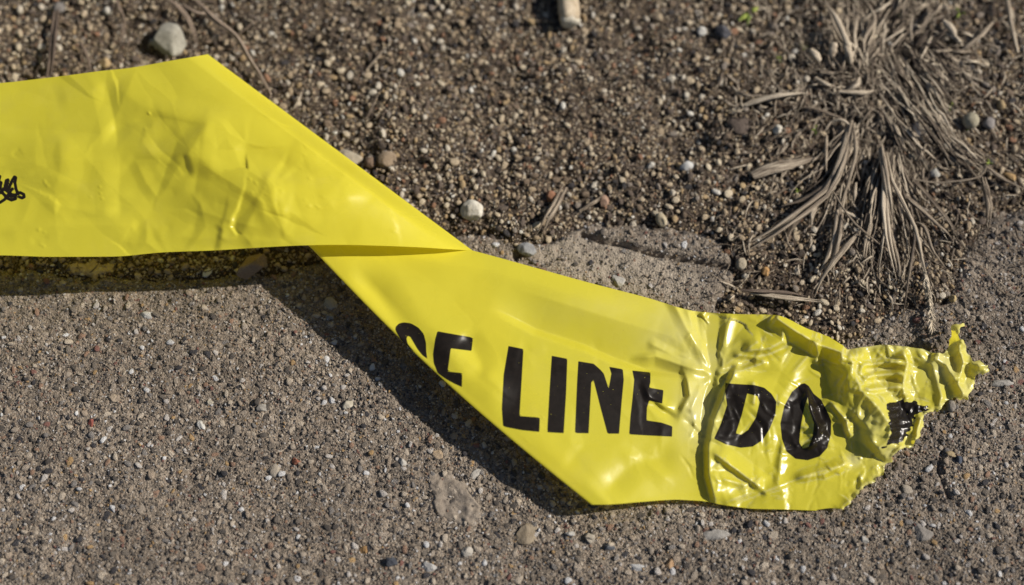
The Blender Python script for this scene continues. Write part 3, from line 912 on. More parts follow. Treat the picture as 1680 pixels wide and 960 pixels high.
# the first fold bows outwards
ab = B1 - A1; sa = ((VX - A1[0]) * ab[0] + (VY - A1[1]) * ab[1]) / (ab @ ab)
bow = 13.0 * np.sin(math.pi * np.clip((sa - 0.12) / 0.88, 0, 1)) * (1 - smooth(q1, 0, 95)) * np.where(UU < u_fold2 - 0.01, 1.0, 0.0)
FX = FX - n1[0] * bow; FY = FY - n1[1] * bow
V = P(FX, FY, H)
kp = ~(bad[:-1, :-1] | bad[1:, :-1] | bad[:-1, 1:] | bad[1:, 1:])
tape_me = grid_mesh('barricade_tape', V, kp)

# print on the film: signed distance to the lettering, kept on the mesh
def S(pts, sc, ox, oy): return [(ox + a / sc, oy + b / sc) for a, b in pts]
INK = []
INK.append((S([(548, 175), (598, 185), (592, 290), (585, 405), (652, 410), (650, 458), (590, 452), (530, 440), (526, 380), (532, 270)], 2, 560, 480), []))
INK.append((S([(690, 207), (742, 217), (738, 330), (730, 462), (675, 459), (682, 330)], 2, 560, 480), []))
INK.append((S([(425, 252), (548, 272), (600, 318), (628, 350), (665, 465), (685, 350), (668, 296), (778, 315), (785, 400), (770, 560), (748, 825), (655, 825), (600, 620), (545, 402), (530, 420), (508, 822), (398, 820), (415, 420)], 4.8, 860, 540), []))
INK.append((S([(850, 325), (995, 340), (995, 420), (985, 460), (1098, 480), (1088, 588), (985, 565), (968, 620), (965, 718), (1080, 735), (1168, 765), (1165, 848), (990, 840), (825, 830), (835, 690), (850, 560), (865, 400)], 4.8, 860, 540), []))
INK.append((S([(135, 200), (140, 172), (165, 148), (200, 138), (260, 145), (320, 180), (362, 230), (380, 300), (382, 370), (390, 428), (350, 400), (310, 350), (275, 290), (255, 255), (235, 246), (226, 265), (236, 310), (285, 368), (225, 330), (170, 262)], 4.8, 620, 500), []))
INK.append((S([(468, 208), (600, 232), (750, 258), (738, 365), (575, 345), (562, 440), (550, 525), (665, 538), (662, 650), (600, 622), (540, 590), (470, 540), (438, 460), (432, 390), (450, 270)], 4.8, 620, 500), []))
INK.append((S([(140, 297), (180, 300), (235, 303), (268, 312), (292, 332), (308, 358), (305, 400), (285, 450), (262, 485), (230, 506), (190, 510), (140, 498), (102, 480), (125, 430), (145, 370), (138, 320)], 2, 1120, 480),
            S([(212, 332), (245, 340), (252, 360), (240, 410), (215, 450), (192, 466), (175, 462), (195, 400)], 2, 1120, 480)))
INK.append((S([(388, 300), (400, 297), (414, 306), (430, 332), (455, 352), (472, 385), (488, 420), (487, 465), (475, 510), (450, 538), (410, 551), (370, 546), (340, 522), (325, 480), (320, 430), (333, 372), (358, 326)], 2, 1120, 480),
            S([(410, 345), (415, 385), (431, 430), (426, 470), (413, 505), (395, 512), (383, 492), (388, 440), (399, 380)], 2, 1120, 480)))
INK.append((S([(500, 95), (560, 100), (640, 78), (730, 75), (800, 110), (880, 152), (820, 175), (750, 185), (720, 240), (716, 290), (690, 330), (650, 380), (618, 405), (560, 410), (500, 445), (455, 470), (520, 400), (548, 350), (545, 260), (535, 190)], 4.573, 1340, 640), []))
ink = np.full(VX.shape, -8.0)
for outer, inner in INK:
    o_ = np.array(outer)
    m_ = isR & (FX > o_[:, 0].min() - 8) & (FX < o_[:, 0].max() + 8) & (FY > o_[:, 1].min() - 8) & (FY < o_[:, 1].max() + 8)
    v_ = sdf(FX[m_], FY[m_], outer)
    if inner: v_ = np.minimum(v_, -sdf(FX[m_], FY[m_], inner))
    if outer[0][0] > 1440: v_ = v_ - 1.5 + 7.0 * fbm(FX[m_] / 7.0, FY[m_] / 4.0, 3, 2)
    ink[m_] = np.maximum(ink[m_], v_)
STROKES = [[(-60, 470), (-25, 480), (-8, 420), (-2, 395)], [(-40, 500), (15, 475), (2, 545), (25, 590), (62, 545), (82, 450), (105, 440), (88, 520), (70, 570), (92, 590), (130, 520), (165, 440), (190, 402), (207, 412), (196, 480), (210, 560), (228, 612)],
           [(-50, 745), (0, 738), (60, 700), (105, 640), (150, 572), (165, 560)], [(-30, 640), (0, 605), (40, 618), (90, 680), (150, 708), (205, 690), (200, 655), (135, 660), (132, 632), (200, 640), (265, 608), (312, 632), (318, 665), (290, 680), (250, 665)]]
lx = isL & (FX < 60) & (FX > -60) & (FY > 270) & (FY < 350)
v_ = np.full(lx.sum(), -8.0); g_ = np.full(lx.sum(), 9.0)
for st in STROKES:
    d_ = seg_dist(FX[lx], FY[lx], S(st, 8, 0, 240), False)[0]
    g_ = np.minimum(g_, d_)
v_ = 2.7 - g_
ink[lx] = v_
pale = np.zeros(VX.shape)
for c_, rx_, ry_, a_ in (((1148, 672), 34, 60, 1.0), ((1110, 545), 60, 50, .55), ((1150, 590), 60, 36, .6), ((1550, 600), 34, 34, 1.0), ((1588, 640), 16, 20, .9), ((1475, 640), 40, 40, .35),
                         ((1430, 700), 40, 50, .5), ((1470, 745), 40, 20, .8), ((1400, 755), 14, 12, .9), ((1570, 560), 16, 30, .6), ((1000, 505), 140, 26, .12)):
    pale = np.maximum(pale, a_ * np.exp(-(((VX - c_[0]) / rx_) ** 2 + ((VY - c_[1]) / ry_) ** 2)))
pale = np.where(isR, pale, 0.0)
pale = np.maximum(pale, np.where(reg & (VX > 1392), 0.9 * np.exp(-np.abs(sd) / 5.0), 0))
# stress whitening along the sharp creases of the crumpled end
lap = np.zeros(VX.shape)
lap[1:-1, 1:-1] = np.abs(H[2:, 1:-1] + H[:-2, 1:-1] + H[1:-1, 2:] + H[1:-1, :-2] - 4 * H[1:-1, 1:-1])
lap = np.clip((lap / 0.00022) - 0.5, 0, 1) * np.where(isR, smooth(VX, 1120, 1200), 0)
pale = np.maximum(pale, 0.8 * lap)
at = tape_me.attributes.new('pale', 'FLOAT', 'POINT')
at.data.foreach_set('value', pale.reshape(-1).astype(np.float32))
at = tape_me.attributes.new('ink', 'FLOAT', 'POINT')
at.data.foreach_set('value', ink.reshape(-1).astype(np.float32))
# drop the loose vertices beyond the tear
import bmesh
bm = bmesh.new(); bm.from_mesh(tape_me)
bmesh.ops.delete(bm, geom=[v for v in bm.verts if not v.link_faces], context='VERTS')
bm.to_mesh(tape_me); bm.free()
tape = link('barricade_tape', tape_me, M_TAPE, label='twisted yellow plastic barricade tape with black capital letters and a torn crumpled end', cat='tape')
#@@PART3

# ------------------------------------------------------------------ single stones
def px_size(px, py):
    return float(np.linalg.norm(P(px + 1, py, 0.0) - P(px, py, 0.0)))

WHT = 0.80
def stone(name, label, cat, px, py, rx, ry, rz_mm, ang, c1, c2, seed, cuts=9, rough=0.07, emb=0.3, scale=260.0, group=None, parent=None, soft=True, z=None, tiltx=0.0, tilty=0.0, cutd=(0.62, 0.92)):
    s = px_size(px, py)
    me = rock_mesh(name, 4, seed, cuts, (rx * s, ry * s / math.cos(TILT), rz_mm * mm), rough, soft, cutd)
    dk = 0.66 if parent is None else 0.62
    c1 = tuple(v * dk for v in c1); c2 = tuple(v * dk for v in c2)
    me.materials.append(mat_stone(name + '_surface', c1, c2, scale))
    g = gz(px, py) if z is None else z
    h = rz_mm * mm * (1 - emb)
    p = P(px, py, g + h)
    o = link(name, me, None, parent, label if parent is None else None, cat if parent is None else None, group)
    if parent is not None and label: o['label'] = label
    o.location = p
    o.rotation_euler = (tiltx, tilty, -rad(ang))
    return o

GS = 'loose stones lying on the soil'
CREAM1, CREAM2 = (0.42, 0.37, 0.28), (0.66, 0.61, 0.50)
TAN1, TAN2 = (0.27, 0.20, 0.13), (0.48, 0.38, 0.26)
GREY1, GREY2 = (0.22, 0.20, 0.18), (0.42, 0.39, 0.34)
DARK1, DARK2 = (0.035, 0.035, 0.04), (0.09, 0.09, 0.10)
BRN1, BRN2 = (0.13, 0.09, 0.065), (0.28, 0.20, 0.14)
stone('pale_rock', 'large pale grey angular rock at the top left just above the tape', 'rock', 276, 65, 34, 29, 5.0, 35, (0.27, 0.25, 0.20), (0.45, 0.43, 0.36), 301, 14, .06, .25, 200, GS)
stone('wedge_stone', 'brown wedge shaped stone half in the shadow under the left tape edge', 'stone', 417, 433, 36, 17, 7.0, -42, (0.22, 0.155, 0.10), (0.34, 0.25, 0.165), 305, 12, .04, -.35, 220, GS, cutd=(.5, .8))
for a in [
    ('white_stone', 'chalky white angular stone near the tape above the broken concrete', 774, 346, 19, 18, 3.6, 0, (0.55, 0.50, 0.40), (0.80, 0.76, 0.66), 311, 10),
    ('brown_pebble', 'smooth brown oval pebble beside the diagonal tape edge', 636, 262, 18, 13, 2.8, 0, TAN1, (0.42, 0.32, 0.22), 312, 4),
    ('brown_pebble', 'small reddish brown pebble left of the smooth oval pebble', 608, 267, 11, 9, 2.0, 0, BRN1, (0.36, 0.25, 0.17), 313, 5),
    ('cream_stone', 'flat cream stone poking out from behind the diagonal tape edge', 575, 258, 22, 12, 2.4, 20, CREAM1, (0.58, 0.50, 0.38), 314, 8),
    ('round_pebble', 'round smooth buff pebble, the largest at the right edge of the grass', 1593, 198, 13, 13, 3.2, 0, (0.33, 0.29, 0.20), (0.46, 0.42, 0.31), 315, 2),
    ('charcoal_stone', 'charcoal black stone beside the straw right of the grass crown', 1502, 215, 13, 13, 3.2, 0, DARK1, DARK2, 316, 12),
    ('grey_stone', 'dark grey stone at the top left of the grass litter', 1186, 52, 14, 11, 2.8, 30, DARK1, (0.13, 0.13, 0.15), 317, 9),
    ('square_stone', 'small square pale grey stone right of the straw fan', 1533, 284, 10, 9, 2.2, 20, (0.40, 0.39, 0.35), (0.58, 0.56, 0.50), 318, 10),
    ('white_pebble', 'bright white pebble in the gravel left of the flat dead leaf', 1127, 273, 12, 9, 2.2, 0, (0.52, 0.52, 0.50), (0.74, 0.73, 0.70), 319, 5),
    ('white_pebble', 'white pebble above the lying yellow straw left of the grass', 1151, 51, 8, 8, 2.0, 0, (0.55, 0.53, 0.48), (0.76, 0.74, 0.68), 320, 5),
    ('white_pebble', 'small white pebble in the gravel above the peak of the tape', 1276, 213, 9, 8, 2.0, 0, (0.50, 0.46, 0.38), (0.74, 0.70, 0.60), 321, 6),
    ('ochre_pebble', 'ochre rounded pebble left of the large pale rock', 172, 103, 10, 9, 2.2, 20, (0.38, 0.26, 0.13), (0.58, 0.44, 0.25), 322, 5),
    ('grey_pebble', 'dull grey pebble near the top left corner', 97, 13, 10, 9, 2.4, 0, (0.16, 0.14, 0.13), (0.28, 0.26, 0.24), 323, 6),
    ('cream_pebble', 'cream pebble at the top left above the tape', 177, 18, 8, 7, 2.0, 0, (0.55, 0.50, 0.42), (0.74, 0.70, 0.62), 324, 5),
    ('rust_pebble', 'rust red pebble in the gravel by the broken kerb', 903, 322, 9, 9, 2.4, 0, (0.26, 0.12, 0.07), (0.42, 0.22, 0.13), 325, 5),
    ('orange_pebble', 'orange pebble in the gap between straw and broken kerb', 1256, 446, 7, 8, 1.9, 0, (0.42, 0.22, 0.08), (0.62, 0.38, 0.16), 326, 6),
    ('beige_pebble', 'beige rounded pebble left of the orange one by the kerb', 1216, 433, 9, 10, 2.4, 10, (0.36, 0.30, 0.21), (0.52, 0.45, 0.34), 327, 4),
    ('maroon_stone', 'dull maroon stone in the soil left of the grass', 1213, 205, 19, 17, 1.5, 0, (0.10, 0.075, 0.06), (0.17, 0.13, 0.105), 328, 9),
    ('grey_stone', 'mid grey stone right of the round buff pebble', 1622, 202, 12, 11, 2.4, 30, (0.22, 0.20, 0.19), (0.36, 0.33, 0.31), 329, 10),
    ('cream_pebble', 'cream pebble amid the gravel left of the round buff pebble', 1551, 242, 9, 6, 2.0, 40, CREAM1, CREAM2, 330, 4),
    ('beige_pebble', 'beige pebble at the lower right of the straw fan', 1495, 258, 9, 7, 2.2, 0, CREAM1, (0.55, 0.48, 0.36), 331, 4),
    ('ochre_pebble', 'ochre pebble between the stalk and the round buff pebble', 1643, 172, 7, 8, 2.2, 0, (0.40, 0.28, 0.14), (0.55, 0.42, 0.24), 332, 3),
    ('amber_pebble', 'amber pebble beside a drooping straw on the right', 1657, 290, 12, 6, 1.8, 25, (0.36, 0.22, 0.09), (0.52, 0.36, 0.18), 333, 5),
    ('slate_stone', 'slate blue stone by the crack in the broken kerb', 865, 409, 17, 11, 2.0, 10, (0.22, 0.22, 0.22), (0.38, 0.38, 0.38), 334, 12),
    ('tan_pebble', 'tan pebble above the crack in the broken kerb', 1085, 361, 9, 12, 2.4, -20, (0.40, 0.32, 0.20), (0.58, 0.50, 0.36), 335, 3),
    ('tan_pebble', 'reddish tan pebble in the gravel over the broken kerb', 990, 330, 9, 10, 2.2, 0, (0.32, 0.20, 0.14), (0.48, 0.32, 0.23), 336, 4),
    ('grey_pebble', 'oval grey pebble touching the torn end of the tape', 1560, 666, 8, 10, 2.2, 0, (0.20, 0.18, 0.15), (0.34, 0.30, 0.26), 337, 3),
    ('yellow_pebble', 'small yellow pebble on the pavement right of the seed head', 1563, 490, 6, 6, 1.8, 0, (0.45, 0.33, 0.15), (0.62, 0.48, 0.26), 338, 4),
]:
    stone(*a[:2], 'pebble' if 'pebble' in a[0] else 'stone', *a[2:8], *a[8:11], cuts=a[11], group=GS, rough=.05)

# larger aggregate showing in the pavement
for i, (px, py, rx, ry, ang, c1, c2) in enumerate([
    (541, 500, 15, 13, 10, (0.34, 0.31, 0.27), (0.50, 0.46, 0.41)), (888, 590, 1, 1, 0, GREY1, GREY2), (785, 585, 1, 1, 0, GREY1, GREY2),
    (242, 518, 12, 6, 10, (0.52, 0.50, 0.46), (0.70, 0.68, 0.63)), (186, 655, 11, 8, 30, (0.36, 0.28, 0.20), (0.52, 0.43, 0.33)), (330, 699, 6, 10, -30, (0.5, 0.48, 0.44), (0.72, 0.70, 0.66)),
    (718, 746, 10, 9, 30, (0.42, 0.31, 0.20), (0.60, 0.47, 0.33)), (782, 778, 13, 7, -30, (0.40, 0.37, 0.33), (0.62, 0.59, 0.54)), (660, 759, 8, 8, 0, (0.45, 0.42, 0.38), (0.66, 0.63, 0.58)),
    (767, 906, 11, 9, 15, (0.46, 0.42, 0.36), (0.66, 0.61, 0.54)), (705, 932, 14, 9, 30, (0.46, 0.44, 0.42), (0.66, 0.64, 0.61)), (1487, 804, 12, 8, 10, (0.34, 0.29, 0.23), (0.50, 0.44, 0.36)),
    (1417, 886, 8, 8, 0, (0.34, 0.32, 0.29), (0.52, 0.50, 0.46)), (1180, 878, 30, 10, -5, (0.34, 0.32, 0.29), (0.52, 0.49, 0.45)), (865, 878, 24, 18, 10, (0.27, 0.21, 0.14), (0.40, 0.33, 0.24)),
    (1045, 932, 17, 6, 8, (0.42, 0.42, 0.42), (0.64, 0.64, 0.64)), (968, 883, 10, 9, 40, (0.40, 0.35, 0.28), (0.58, 0.52, 0.43)), (999, 897, 10, 6, 5, (0.09, 0.10, 0.12), (0.17, 0.18, 0.20)),
    (641, 923, 11, 9, 0, (0.04, 0.045, 0.06), (0.10, 0.11, 0.13)), (485, 758, 9, 6, 30, (0.28, 0.10, 0.06), (0.42, 0.17, 0.11)), (150, 695, 5, 8, 0, (0.22, 0.06, 0.05), (0.34, 0.11, 0.08)),
    (1099, 925, 7, 9, 30, (0.40, 0.24, 0.13), (0.55, 0.37, 0.22)), (598, 903, 9, 7, 0, (0.30, 0.17, 0.07), (0.44, 0.27, 0.12)), (1512, 873, 18, 14, 30, (0.22, 0.20, 0.18), (0.34, 0.31, 0.28)),
    (1640, 628, 24, 7, 0, (0.36, 0.34, 0.30), (0.52, 0.49, 0.45)), (1574, 755, 8, 7, 0, (0.05, 0.06, 0.09), (0.11, 0.13, 0.17)), (1472, 765, 8, 8, 0, (0.14, 0.11, 0.09), (0.24, 0.20, 0.17)),
    (540, 280 + 240, 8, 6, 0, GREY1, GREY2), (1013, 460, 13, 10, 20, (0.40, 0.38, 0.34), (0.60, 0.57, 0.52)), (345, 660, 6, 5, 0, CREAM1, CREAM2), (452, 773, 12, 11, 20, (0.33, 0.28, 0.22), (0.50, 0.44, 0.36)),
    (1560, 745, 10, 5, 10, (0.35, 0.26, 0.14), (0.50, 0.40, 0.25)), (935, 876, 10, 5, 0, (0.45, 0.44, 0.42), (0.62, 0.60, 0.58)), (570, 664, 10, 9, 0, CREAM1, CREAM2), (430, 670, 9, 8, 10, GREY1, (0.5, 0.47, 0.42))]):
    if rx > 2:
        stone('aggregate_stone', None, None, px, py, rx, ry, 1.6, ang, c1, c2, 400 + i, 11, .12, .95, 300, parent=slab, cutd=(.5, .9))
def patch(label, outline, seed, c1, c2, thick):
    o_ = np.array(outline, float); x0, y0 = o_.min(0) - 6; x1, y1 = o_.max(0) + 6
    gx = np.linspace(x0, x1, int((x1 - x0) / 2)); gy = np.linspace(y0, y1, int((y1 - y0) / 2))
    XX, YY = np.meshgrid(gx, gy)
    w = P(XX, YY, 0.0); gg = ground_z(w[..., 0], w[..., 1])
    sd_ = sdf(XX, YY, outline) + 9 * fbm(XX / 13, YY / 13, 3, seed)
    hh = gg - 0.0008 + (0.0008 + thick * (0.75 + 0.7 * fbm(XX / 14, YY / 14, 4, seed + 1))) * smooth(sd_, -3, 4)
    VVv = np.stack([w[..., 0], w[..., 1], hh], -1)
    kk = (sd_[:-1, :-1] > -4) & (sd_[1:, 1:] > -4)
    o = link('mortar_patch', grid_mesh('mortar_patch', VVv, kk), mat_stone('mortar', c1, c2, 420.0, 0.95), slab)
    o['label'] = label
patch('flat brown grey patch of mortar stuck to the pavement', [(704, 778), (740, 775), (765, 795), (790, 830), (786, 855), (760, 862), (735, 850), (712, 838), (706, 805)], 1, (0.16, 0.132, 0.105), (0.27, 0.228, 0.185), 0.0009)
patch('smooth ochre patch of mortar in the shade under the tape', [(105, 430), (140, 424), (190, 428), (185, 444), (130, 450), (108, 445)], 2, (0.30, 0.23, 0.14), (0.42, 0.34, 0.22), 0.0012)

# ------------------------------------------------------------------ straw, twigs
def resample(pts, n):
    p = np.asarray(pts, float); d = np.concatenate([[0], np.cumsum(np.linalg.norm(np.diff(p, axis=0), axis=1))])
    d = d / d[-1]
    return hermite(d, p, np.linspace(0, 1, n)) if len(p) > 2 else p[0] + (p[1] - p[0]) * np.linspace(0, 1, n)[:, None]

def ribbon(pts3, width, tone, rnd, flat=0.3, tip=0.15, base=0.6, twist=0.0, n=10):
    """arched leaf strip: verts, faces, uv, tone"""
    c = resample(pts3, n)
    t = np.gradient(c, axis=0); t /= np.linalg.norm(t, axis=1)[:, None] + 1e-12
    up = np.array([0, 0, 1.0])
    s = np.cross(t, up); s /= np.linalg.norm(s, axis=1)[:, None] + 1e-9
    nn = np.cross(s, t)
    k = np.linspace(0, 1, n)
    w = width * 0.5 * np.minimum(base + (1 - base) * np.minimum(k / 0.25, 1), tip + (1 - tip) * np.minimum((1 - k) / 0.45, 1)) * (1 + 0.16 * rnd.normal(size=n).clip(-1, 1))
    an = twist * k + rnd.uniform(-.4, .4)
    sv = s * np.cos(an)[:, None] + nn * np.sin(an)[:, None]
    nv = -s * np.sin(an)[:, None] + nn * np.cos(an)[:, None]
    L_ = c - sv * w[:, None]; R_ = c + sv * w[:, None]
    M1 = c - sv * w[:, None] * 0.35 + nv * (w * flat * 2)[:, None]
    M2 = c + sv * w[:, None] * 0.4 + nv * (w * flat * 1.4)[:, None]
    Bt = c - nv * (w * 0.25)[:, None]
    V_ = np.stack([L_, M1, M2, R_, Bt], 1).reshape(-1, 3)
    F = []; UVs = []
    us = [0, .33, .66, 1, .5]
    for i in range(n - 1):
        for j in range(5):
            j2 = (j + 1) % 5
            F.append((i * 5 + j, i * 5 + j2, (i + 1) * 5 + j2, (i + 1) * 5 + j))
            UVs.append([(us[j], k[i] * 3), (us[j2], k[i] * 3), (us[j2], k[i + 1] * 3), (us[j], k[i + 1] * 3)])
    return V_, F, UVs, np.full(len(V_), tone)

def strip_mesh(name, parts, mat, smooth_=True):
    me = bpy.data.meshes.new(name)
    Vs, Fs, Us, Ts = [], [], [], []; off = 0
    for v, f, u, t in parts:
        Vs.append(v); Fs += [tuple(q + off for q in ff) for ff in f]; Us += u; Ts.append(t); off += len(v)
    me.from_pydata(np.concatenate(Vs).tolist(), [], Fs)
    uvl = me.uv_layers.new(name='UVMap')
    uvl.data.foreach_set('uv', np.array(Us, np.float32).reshape(-1))
    at = me.attributes.new('tone', 'FLOAT', 'POINT'); at.data.foreach_set('value', np.concatenate(Ts).astype(np.float32))
    me.polygons.foreach_set('use_smooth', np.full(len(me.polygons), smooth_))
    me.materials.append(mat)
    me.update()
    return me

rg = np.random.default_rng(77)
def path3(pts, hs):
    """pixel polyline + heights over the ground in mm, resampled finely enough to follow the ground"""
    pts = np.asarray(pts, float); hs = np.asarray(hs, float)
    if len(hs) == 2: hs = np.interp(np.linspace(0, 1, len(pts)), [0, 1], hs)
    if len(hs) != len(pts): hs = np.interp(np.linspace(0, 1, len(pts)), np.linspace(0, 1, len(hs)), hs)
    w = P(pts[:, 0], pts[:, 1], 0.0)
    g = np.maximum(ground_z(w[:, 0], w[:, 1]), -0.002)
    return P(pts[:, 0], pts[:, 1], g + hs * mm)

def bladed_thing(name, label, cat, root, specs, mat, group=None, part='blade'):
    base = P(root[0], root[1], gz(*root))
    t = empty(name, base, label, cat, group)
    for sp in specs:
        pts, hs, w = sp[:3]; kw = dict(sp[3]) if len(sp) > 3 else {}
        pn = kw.pop('part', part); tone = kw.pop('tone', rg.uniform(.3, .7)); m_ = kw.pop('mat', mat)
        nn_ = kw.pop('strands', 1)
        L = []
        for q in range(nn_):
            off = rg.normal(size=2) * (w * 0.22 if nn_ > 1 else 0)
            pp = np.asarray(pts, float) + off
            ww = (w / (1.5 if nn_ > 1 else 1)) * px_size(*pts[0])
            L.append(ribbon(path3(pp, np.asarray(hs) + (rg.uniform(-.3, .6) if nn_ > 1 else 0)) - base, ww, tone + rg.uniform(-.12, .12), rg, **kw))
        link(pn, strip_mesh(pn, L, m_), None, t)
    return t

def fan(n, roots, ang, length, w, h, bend=0.25, tone=(.0, .95), kink=0.5):
    out = []
    for i in range(n):
        r = np.array([rg.uniform(roots[0], roots[1]), rg.uniform(roots[2], roots[3])])
        a = rad(rg.uniform(*ang)); l = rg.uniform(*length); b = rg.normal() * bend
        pts = [r]; m = 6
        for k in range(m):
            a2 = a + b * (k / m) + rg.normal() * 0.13
            pts.append(pts[-1] + np.array([math.cos(a2), math.sin(a2)]) * l / m)
        hh = rg.uniform(*h)
        hs = [hh * .6, hh, hh * rg.uniform(.8, 1.2), hh * rg.uniform(.6, 1.1), hh * rg.uniform(.4, 1.0), hh * .4, rg.uniform(.4, 1.2)]
        out.append((pts, hs, rg.uniform(*w) * .56, dict(tone=rg.uniform(*tone), twist=rg.normal() * .7, flat=rg.uniform(.15, .4))))
    return out

GG = 'dead grass tufts at the pavement edge'
main = [
    ([(1397, 204), (1385, 250), (1370, 290), (1352, 318), (1310, 350), (1262, 384), (1204, 416)], [5, 7, 7, 6, 5, 3, 1], 13, dict(strands=4, tone=.45)),
    ([(1400, 204), (1404, 245), (1396, 285), (1384, 322), (1376, 350)], [6, 9, 9, 7, 5], 6.5, dict(tone=.55)),
    ([(1366, 292), (1345, 312), (1318, 328), (1282, 338)], [6, 5, 4, 2], 10, dict(tone=.45)),
    ([(1345, 322), (1322, 350), (1298, 378), (1288, 412)], [5, 4, 3, 1], 8, dict(strands=3, tone=.5)),
    ([(1396, 206), (1378, 196), (1366, 199), (1353, 216)], [6, 6, 5, 3], 7, dict(tone=.6)),
    ([(1378, 345), (1372, 390), (1360, 425), (1345, 452)], [5, 5, 4, 2], 12, dict(strands=3, tone=.5)),
    ([(1412, 378), (1390, 402), (1362, 436), (1346, 462), (1336, 488)], [2, 5, 6, 4, 1], 10, dict(tone=.62)),
    ([(1362, 306), (1376, 330), (1408, 372), (1452, 408)], [5, 7, 7, 3], 3.4, dict(tone=.35, tip=.6)),
    ([(1356, 222), (1355, 260), (1356, 288)], [3, 5, 4], 6, dict(tone=.55)),
    ([(1340, 330), (1332, 355), (1331, 372)], [4, 4, 3], 11, dict(tone=.55)),
    ([(1378, 345), (1396, 352), (1412, 362)], [4, 4, 3], 6, dict(tone=.7)),
    ([(1404, 300), (1402, 320), (1400, 334)], [5, 5, 4], 7, dict(tone=.85)),
    ([(1398, 205), (1370, 190), (1335, 178), (1300, 176)], [5, 4, 3, 1], 6, dict(tone=.4)),
]
bladed_thing('dry_grass_tuft', 'dry grass tuft with a broad blade swept down left from its pale crown', 'dead grass', (1397, 205), main + fan(80, (1382, 1410, 200, 270), (88, 132), (60, 170), (4, 8.5), (2, 6)), M_STRAW, GG)
fanb = [
    ([(1448, 248), (1453, 290), (1452, 340), (1456, 380), (1474, 458)], [6, 8, 8, 6, 2], 10, dict(strands=3, tone=.65)),
    ([(1454, 250), (1462, 290), (1480, 330), (1505, 385), (1516, 440), (1530, 480)], [6, 9, 9, 8, 6, 3], 6.5, dict(tone=.55)),
    ([(1490, 330), (1498, 380), (1492, 430), (1486, 470), (1478, 522)], [5, 7, 6, 5, 1], 8, dict(strands=2, tone=.5)),
    ([(1482, 318), (1520, 352), (1550, 378), (1562, 392)], [6, 6, 4, 1], 9, dict(tone=.5)),
    ([(1500, 296), (1530, 330), (1556, 362), (1574, 396)], [4, 6, 5, 1], 8, dict(strands=2, tone=.45)),
    ([(1435, 330), (1434, 360), (1424, 400), (1420, 442)], [4, 5, 4, 1], 9, dict(strands=2, tone=.4)),
    ([(1458, 365), (1466, 400), (1476, 440), (1476, 462)], [4, 5, 4, 2], 6, dict(tone=.65)),
    ([(1502, 365), (1516, 372), (1530, 410), (1552, 440)], [4, 6, 5, 1], 6, dict(tone=.6)),
    ([(1445, 242), (1452, 280), (1460, 330), (1463, 360)], [7, 10, 9, 6], 10, dict(strands=5, tone=.6)),
    ([(1512, 365), (1510, 400), (1512, 440)], [3, 5, 3], 5, dict(tone=.6)),
]
bladed_thing('dry_grass_tuft', 'dry grass tuft fanning straight down towards the torn tape end', 'dead grass', (1450, 248), fanb + fan(150, (1436, 1476, 240, 300), (62, 108), (70, 190), (3.2, 7.5), (2, 7.5)), M_STRAW, GG)
bladed_thing('dry_grass_tuft', 'long matted grass strands running down right past the charcoal stone', 'dead grass', (1490, 150), fan(150, (1440, 1530, 70, 200), (48, 66), (60, 150), (3.2, 7), (2, 6), .15) +
             fan(26, (1545, 1570, 210, 250), (35, 55), (60, 110), (3, 6), (2, 5), .12), M_STRAW, GG)
bladed_thing('dry_grass_tuft', 'upright pale grass stubs above the broad bladed tuft', 'dead grass', (1392, 100), [
    ([(1398, 104), (1390, 70), (1372, 30), (1352, 2)], [3, 8, 8, 4], 10, dict(tone=.6)), ([(1396, 106), (1394, 88), (1386, 70)], [4, 7, 7], 13, dict(tone=.9, tip=.5)),
    ([(1345, 100), (1338, 90), (1330, 82)], [3, 6, 6], 12, dict(tone=.8, tip=.8)), ([(1362, 96), (1366, 82), (1368, 70)], [2, 6, 8], 14, dict(tone=.7, tip=.9)),
    ([(1410, 96), (1420, 60), (1436, 30), (1420, 0)], [3, 7, 7, 5], 8, dict(tone=.5)), ([(1404, 92), (1402, 60), (1408, 26)], [3, 7, 5], 8, dict(tone=.6)),
    ([(1338, 128), (1356, 138), (1370, 144)], [3, 4, 2], 9, dict(tone=.75)), ([(1346, 118), (1364, 120), (1380, 118)], [3, 4, 2], 7, dict(tone=.75)),
    ([(1390, 148), (1404, 140), (1412, 122)], [3, 4, 2], 9, dict(tone=.7)), ([(1376, 150), (1410, 152), (1440, 148)], [3, 4, 2], 8, dict(tone=.6))]
             + fan(66, (1370, 1430, 70, 130), (-130, -50), (30, 90), (3.5, 8), (2, 6)), M_STRAW, GG)
bladed_thing('dry_grass_tuft', 'splayed pale grass stubs at the top edge of the photo', 'dead grass', (1500, 20), fan(90, (1450, 1560, -40, 60), (95, 150), (30, 90), (3.5, 8.5), (2, 6)) +
             fan(60, (1480, 1580, 40, 120), (-10, 60), (30, 80), (4, 9), (2, 5)) + [([(1548, 34), (1562, 48), (1570, 66)], [5, 7, 3], 13, dict(tone=.7))], M_STRAW, GG)
